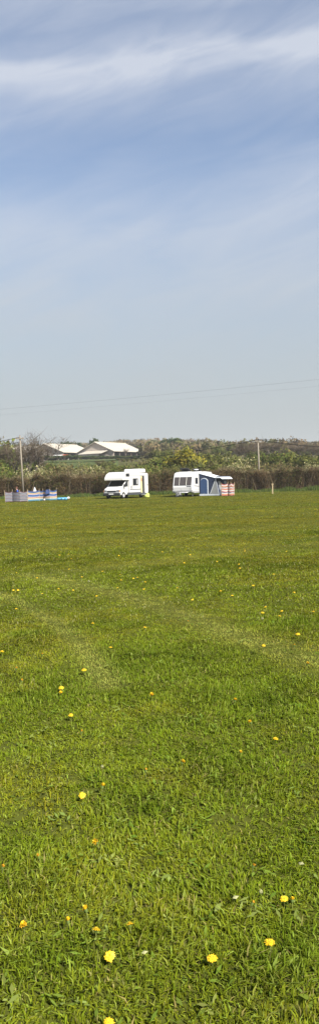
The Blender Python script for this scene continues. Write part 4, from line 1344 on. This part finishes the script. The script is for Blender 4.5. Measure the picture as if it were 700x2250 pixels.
dz = Vector((0, -.12, -.2))
cable('thick black cable dropping away left from the right hand pole across the thicket', P(-60, 1000, 150), tr + dz, 2.1, .040, M['cable'])
cable('upper cable leaving the left pole towards the left edge', tl + dz, P(-260, 995, 84), .45, .030, M['cable'])
cable('lower cable leaving the left pole towards the left edge', tl + dz + Vector((0, 0, -.55)), P(-260, 1006, 84), .45, .030, M['cable'])
cable('thick lower cable from the right pole to the right edge', tr + dz, P(980, 968, 98), 1.0, .042, M['cable'])
cable('thin upper cable from the right pole to the right edge', tr + dz + Vector((0, 0, .1)), P(980, 963, 105), .55, .022, M['cable'])
cable('higher thin wire crossing the whole sky', P(-900, 945, 140), P(1150, 786, 52), 1.35, .0075, M['wire'], 'thin wires across the sky', 60)
cable('lower thin wire crossing the whole sky', P(-900, 952, 141), P(1150, 802, 53), 1.45, .004, M['wire'], 'thin wires across the sky', 60)

g = on_ground(597.5, 78.5)
o = thing('wooden_post', 'short pale wooden post standing alone on the grass at right', 'post', g)
b = MB(); b.box((-.055, -.055, -.1), (.055, .055, 1.02), M['stake']); b.build('shaft', o, bevel=.008)
b = MB(); b.box((-.11, -.075, .98), (.11, -.058, 1.08), M['stake']); b.build('marker_plate', o)

# ------------------------------------------------------------------ dandelions
def petals(b, rings, m, rng, width=.0042):
    for rad, n, z0, z1, rin in rings:
        for k in range(n):
            a = 2 * math.pi * (k + rng.uniform(-.3, .3)) / n
            d = Vector((math.cos(a), math.sin(a), 0)); s = Vector((-d.y, d.x, 0)) * width * .5
            ro = rad * rng.uniform(.80, 1.10)
            p0 = d * rin + Vector((0, 0, z0)); p1 = d * (rin + ro) * .5 + Vector((0, 0, (z0 + z1) / 2 + .0015)); p2 = d * ro + Vector((0, 0, z1 * rng.uniform(.7, 1.2)))
            b.add([p0 - s * .6, p0 + s * .6, p1 + s, p1 - s, p2 + s * .9, p2 - s * .9], [(0, 1, 2, 3), (3, 2, 4, 5)], m)


def head_mesh(kind, seed):
    rng = random.Random(seed)
    b = MB()
    if kind == 'open':
        petals(b, [(.0215, 24, .005, .003, .003), (.0180, 22, .006, .0065, .002), (.0130, 20, .007, .0095, .001)], M['petal'], rng, .0034)
        petals(b, [(.0080, 16, .008, .0115, 0)], M['petal_in'], rng, .0028)
        b.lathe([(0, .008), (.006, .008), (.009, .005), (.004, .0)], (0, 0, 0), (0, 0, 1), M['petal_in'], 10)
        b.lathe([(.0, -.010), (.005, -.009), (.0075, -.002), (.0085, .005)], (0, 0, 0), (0, 0, 1), M['sepal'], 10)
    elif kind == 'half':
        petals(b, [(.0135, 20, .004, .015, .004), (.0105, 18, .006, .018, .003), (.006, 14, .008, .019, .001)], M['petal'], rng)
        petals(b, [(.015, 8, .002, .008, .004)], M['petal_old'], rng)
        b.lathe([(.0, -.010), (.006, -.009), (.008, -.002), (.0085, .006)], (0, 0, 0), (0, 0, 1), M['sepal'], 10)
    elif kind == 'bud':
        petals(b, [(.0085, 14, .004, .015, .004), (.005, 10, .006, .018, .002)], M['petal_old'], rng)
        b.lathe([(.0, -.010), (.006, -.009), (.0075, .002), (.007, .009)], (0, 0, 0), (0, 0, 1), M['sepal'], 10)
    else:                                             # seed clock
        b.lathe([(.004 * math.sin(math.pi * k / 6), .004 - .004 * math.cos(math.pi * k / 6)) for k in range(7)], (0, 0, -.004), (0, 0, 1), M['stem'], 8)
        for k in range(140):
            d = Vector((rng.gauss(0, 1), rng.gauss(0, 1), rng.gauss(0, 1))).normalized()
            e = d * .017; s = d.orthogonal().normalized() * .0035; t = d.cross(s).normalized() * .0035
            b.add([e - s, e + t, e + s, e - t], [(0, 1, 2, 3)], M['fluff'])
    return b


DPROTO = {}
for kd in ('open', 'half', 'bud', 'clock'):
    DPROTO[kd] = []
    for j in range(3 if kd == 'open' else 2):
        ob = head_mesh(kd, 5 + j).build('flower_head'); DPROTO[kd].append(ob.data); bpy.data.objects.remove(ob)
sb = MB(); sb.tube([(0, 0, -.06), (.002, .001, -.035), (0, 0, -.008)], [.0022, .002, .0024], M['stem'], 7); so_ = sb.build('stem'); STEM = so_.data; bpy.data.objects.remove(so_)
# far flowers: head and stem in one mesh
FARM = {}
for kd in ('open', 'bud', 'clock'):
    fb = head_mesh(kd, 40); fb.tube([(0, 0, -.07), (0, 0, -.008)], .0025, M['stem'], 5)
    ob = fb.build('dandelion'); FARM[kd] = ob.data; bpy.data.objects.remove(ob)

rnd = random.Random(44)


def dandelion(px, py, kind, label, sc=1.0, tilt=None, taz=None, group='dandelions flowering in the lawn', hz=.040):
    p = PG(px, py, hz); sc *= .82
    for _ in range(3):
        gzz = gz(p.x, p.y); p = PG(px, py, gzz + hz)
    cat = 'dandelion'
    nm = 'dandelion' if kind != 'clock' else 'dandelion_clock'
    tl_ = rnd.uniform(0, .45) if tilt is None else tilt
    ta = rnd.uniform(0, 6.28) if taz is None else taz
    ax = Vector((math.cos(ta), math.sin(ta), 0))
    rot = Matrix.Rotation(tl_, 3, Vector((-ax.y, ax.x, 0)))            # head leans towards azimuth ta
    if py < 1345:
        sc *= .88
        o = bpy.data.objects.new(nm, FARM['open' if kind == 'half' else kind])
        link(o); o.location = p; o.scale = (sc,) * 3
        o.rotation_euler = (rot @ Matrix.Rotation(rnd.uniform(0, 6), 3, 'Z')).to_euler()
        return tag(o, label, cat, group)
    o = thing(nm, label, cat, (p.x, p.y, gzz), 0, group)
    hd = bpy.data.objects.new('flower_head', rnd.choice(DPROTO[kind])); link(hd, o)
    hd.location = (0, 0, p.z - gzz); hd.scale = (sc,) * 3
    hd.rotation_euler = (rot @ Matrix.Rotation(rnd.uniform(0, 6), 3, 'Z')).to_euler()
    st_ = bpy.data.objects.new('stem', STEM); link(st_, o); st_.location = (0, 0, p.z - gzz); st_.scale = (sc,) * 3
    st_.rotation_euler = (rot.to_euler().x * .4, rot.to_euler().y * .4, 0)
    return o


CAMW = -math.pi / 2                                                # towards the viewer
for a in [
    (241, 2101, 'open', 'fully open yellow dandelion facing the camera, biggest one at lower left', 1.0, .85, CAMW),
    (465, 2107, 'open', 'ragged open dandelion low down, nearest right of the one facing the camera', 1.0, .12, CAMW),
    (591, 2072, 'open', 'flat open dandelion standing alone at lower right', 1.0, .05, CAMW),
    (623, 1976, 'open', 'larger open dandelion of the touching pair at right', .85, .25, CAMW),
    (641, 1979, 'half', 'smaller half closed dandelion of the touching pair at right', .8, .5, 1.2),
    (553, 1986, 'bud', 'tiny closed orange dandelion left of the touching pair', .8, .6, 0.3),
    (52, 2035, 'half', 'small dandelion alone at the left edge, below the middle of the near lawn', 1.0, .3, CAMW),
    (189, 2000, 'half', 'half open dandelion, topmost of the loose group of four at lower left', 1.0, .45, 2.6),
    (150, 2025, 'half', 'faded dandelion sunk in the grass, leftmost of the group of four', .85, .5, 1.8),
    (211, 2044, 'open', 'side-on tilted dandelion, just above the one facing the camera', .95, .4, 1.2),
    (285, 2032, 'open', 'side-on dandelion leaning on a pale stem, rightmost of the group of four', .9, .45, 1.9),
    (239, 2248, 'open', 'dandelion cut off by the bottom edge of the photo', .9, .3, CAMW),
    (181, 1748, 'open', 'starry open dandelion, left one of the pair in the middle of the near lawn', .95, .7, CAMW),
    (225, 1729, 'half', 'orange dandelion, upper right one of the pair in the middle of the near lawn', 1.15, .5, 1.0),
    (212, 1852, 'half', 'orange ragged dandelion alone below the pair at left', 1.1, .7, 3.6),
    (86, 1884, 'bud', 'nearly closed small dandelion in the grass at left', 1.0, .4, 3.0),
    (6, 1907, 'bud', 'dandelion bud touching the left edge of the photo', .9, .4, 0.0),
    (400, 1676, 'half', 'orange dandelion alone near the middle of the lawn', 1.05, .6, .2),
    (527, 1654, 'half', 'small bright dandelion hidden among blades, right of the middle', .8, .3, 0.0),
    (555, 1904, 'bud', 'withered brownish dandelion above the touching pair at right', .85, .5, 0.0),
    (320, 1694, 'bud', 'pale closed dandelion bud left of the orange one', .9, .3, 1.0),
    (225, 1684, 'clock', 'small white seed head above the pair of dandelions at left', .6, 0, 0),
    (572, 1959, 'clock', 'whitish seed head above the touching pair at right', .55, 0, 0),
    (135, 1512, 'open', 'bright dandelion, upper one of the stacked two at left', 1.15, .35, CAMW),
    (134, 1523, 'half', 'orange dandelion, lower one of the stacked two at left', 1.05, .5, CAMW),
    (185, 1473, 'open', 'wide open dandelion up and right of the stacked two', 1.2, .25, CAMW),
    (156, 1572, 'open', 'dandelion alone below the stacked two', 1.0, .2, CAMW),
    (333, 1527, 'half', 'orange dandelion in the middle of the lawn, right of the stacked two', 1.15, .5, CAMW),
    (515, 1540, 'half', 'big dandelion, topmost of the slanting row of three at right', 1.25, .4, .5),
    (550, 1588, 'half', 'middle dandelion of the slanting row of three at right', 1.15, .5, 3.0),
    (604, 1624, 'open', 'lowest dandelion of the slanting row of three at right', 1.0, .2, 0),
    (36, 1470, 'bud', 'half hidden dandelion near the left edge above a second one', 1.2, .3, 0),
    (48, 1497, 'bud', 'half hidden dandelion near the left edge below another one', 1.2, .3, 0),
    (93, 1439, 'bud', 'pale dandelion bud between the left edge and the wide open one', 1.1, .2, 0),
    (179, 1609, 'bud', 'closed dandelion below the stacked two, lowest of that corner', 1.0, .2, 0),
    (5, 1432, 'open', 'open dandelion at the very left edge by the dark lush patch', 1.1, .2, 0),
    (243, 1423, 'open', 'dandelion on the paler track left of the middle', 1.0, .1, 0),
    (204, 1370, 'open', 'dandelion beside the paler tyre track at left', 1.1, .1, 0),
    (318, 1379, 'open', 'dandelion in the middle of the lawn between the two tyre tracks', 1.15, .2, 0),
    (412, 1367, 'bud', 'faded dandelion lying on the long tyre track', 1.2, .2, 0),
    (575, 1359, 'clock', 'round white dandelion seed head below a yellow one at right', 1.0, 0, 0),
    (576, 1347, 'open', 'yellow dandelion directly above the white seed head at right', 1.2, .2, CAMW),
    (613, 1354, 'open', 'yellow dandelion right of the white seed head', 1.0, .2, 0),
    (653, 1394, 'open', 'dandelion near the right edge below the seed head', 1.25, .3, CAMW),
    (578, 1419, 'open', 'small bright dandelion straight below the white seed head', 1.0, .3, CAMW),
    (645, 1419, 'bud', 'faint faded dandelion near the right edge', 1.1, .2, 0),
    (674, 1459, 'half', 'dandelion lowest near the right edge of the middle lawn', 1.15, .2, 0),
]:
    dandelion(*a)
FAR = [(151, 1218), (131, 1220), (157, 1228), (225, 1256), (302, 1269), (266, 1275), (319, 1279), (316, 1295), (258, 1292), (161, 1297), (129, 1294), (40, 1297), (30, 1297), (36, 1338), (37, 1259), (128, 1154),
       (56, 1184), (293, 1271), (180, 1268), (152, 1251), (264, 1263), (82, 1270), (261, 1221), (537, 1207), (537, 1211), (417, 1219), (404, 1237), (524, 1240), (526, 1249), (389, 1292), (422, 1318), (484, 1299),
       (509, 1309), (582, 1334), (645, 1302), (476, 1234), (618, 1343), (687, 1344), (628, 1212), (504, 1211), (356, 1213), (93, 1305), (212, 1310), (555, 1287), (600, 1262), (196, 1131), (440, 1150), (330, 1180), (610, 1170)]
for px, py in FAR:
    side = 'left third' if px < 233 else ('middle third' if px < 466 else 'right third')
    dandelion(px, py, 'open', f'tiny yellow dandelion far out on the lawn, {side} of the photo', rnd.uniform(.95, 1.35), rnd.uniform(0, .5), CAMW + rnd.uniform(-1, 1))
for px, py in ((481, 1207), (195, 1277)):
    dandelion(px, py, 'clock', 'white seed head on a tall pale stem far out, ' + ('right of the middle' if px > 300 else 'left of the middle'), 1.4, .0, 0, hz=.10)

# a few fallen pale leaves in the near grass
rg = random.Random(9)
for px, py, ln, ang_, lb in ((517, 1971, .026, .4, 'pale round leaf lying in the grass left of the orange bud'), (661, 1897, .028, -.8, 'pale fallen leaf on the grass at the right edge'),
                             (318, 2092, .022, .2, 'small whitish leaf fragment right of the dandelion facing the camera')):
    p = PG(px, py, .05)
    b = MB(); d = Vector((math.cos(ang_), math.sin(ang_), .1)) * ln; s = Vector((-math.sin(ang_), math.cos(ang_), .2)) * ln * .35
    b.add([-d * .5, s - d * .1, d * .5, -s - d * .1, Vector((0, 0, .004))], [(0, 4, 1), (1, 4, 2), (2, 4, 3), (3, 4, 0)], M['fluff'])
    ob = b.build('fallen_leaf', solid=.0006); ob.location = p; tag(ob, lb, 'leaf', 'fallen leaves in the near grass')

# ------------------------------------------------------------------ air
hm = bpy.data.materials.new('haze_air'); hm.use_nodes = True
hn = hm.node_tree.nodes; hn.clear()
ho = hn.new('ShaderNodeOutputMaterial'); pv = hn.new('ShaderNodeVolumePrincipled')
pv.inputs['Color'].default_value = (0.86, 0.88, 0.90, 1); pv.inputs['Density'].default_value = HAZE
hm.node_tree.links.new(pv.outputs[0], ho.inputs['Volume'])
b = MB(); b.box((-1600, -130, -1.5), (1600, 1900, 60), hm)
tag(b.build('haze'), kind='stuff')
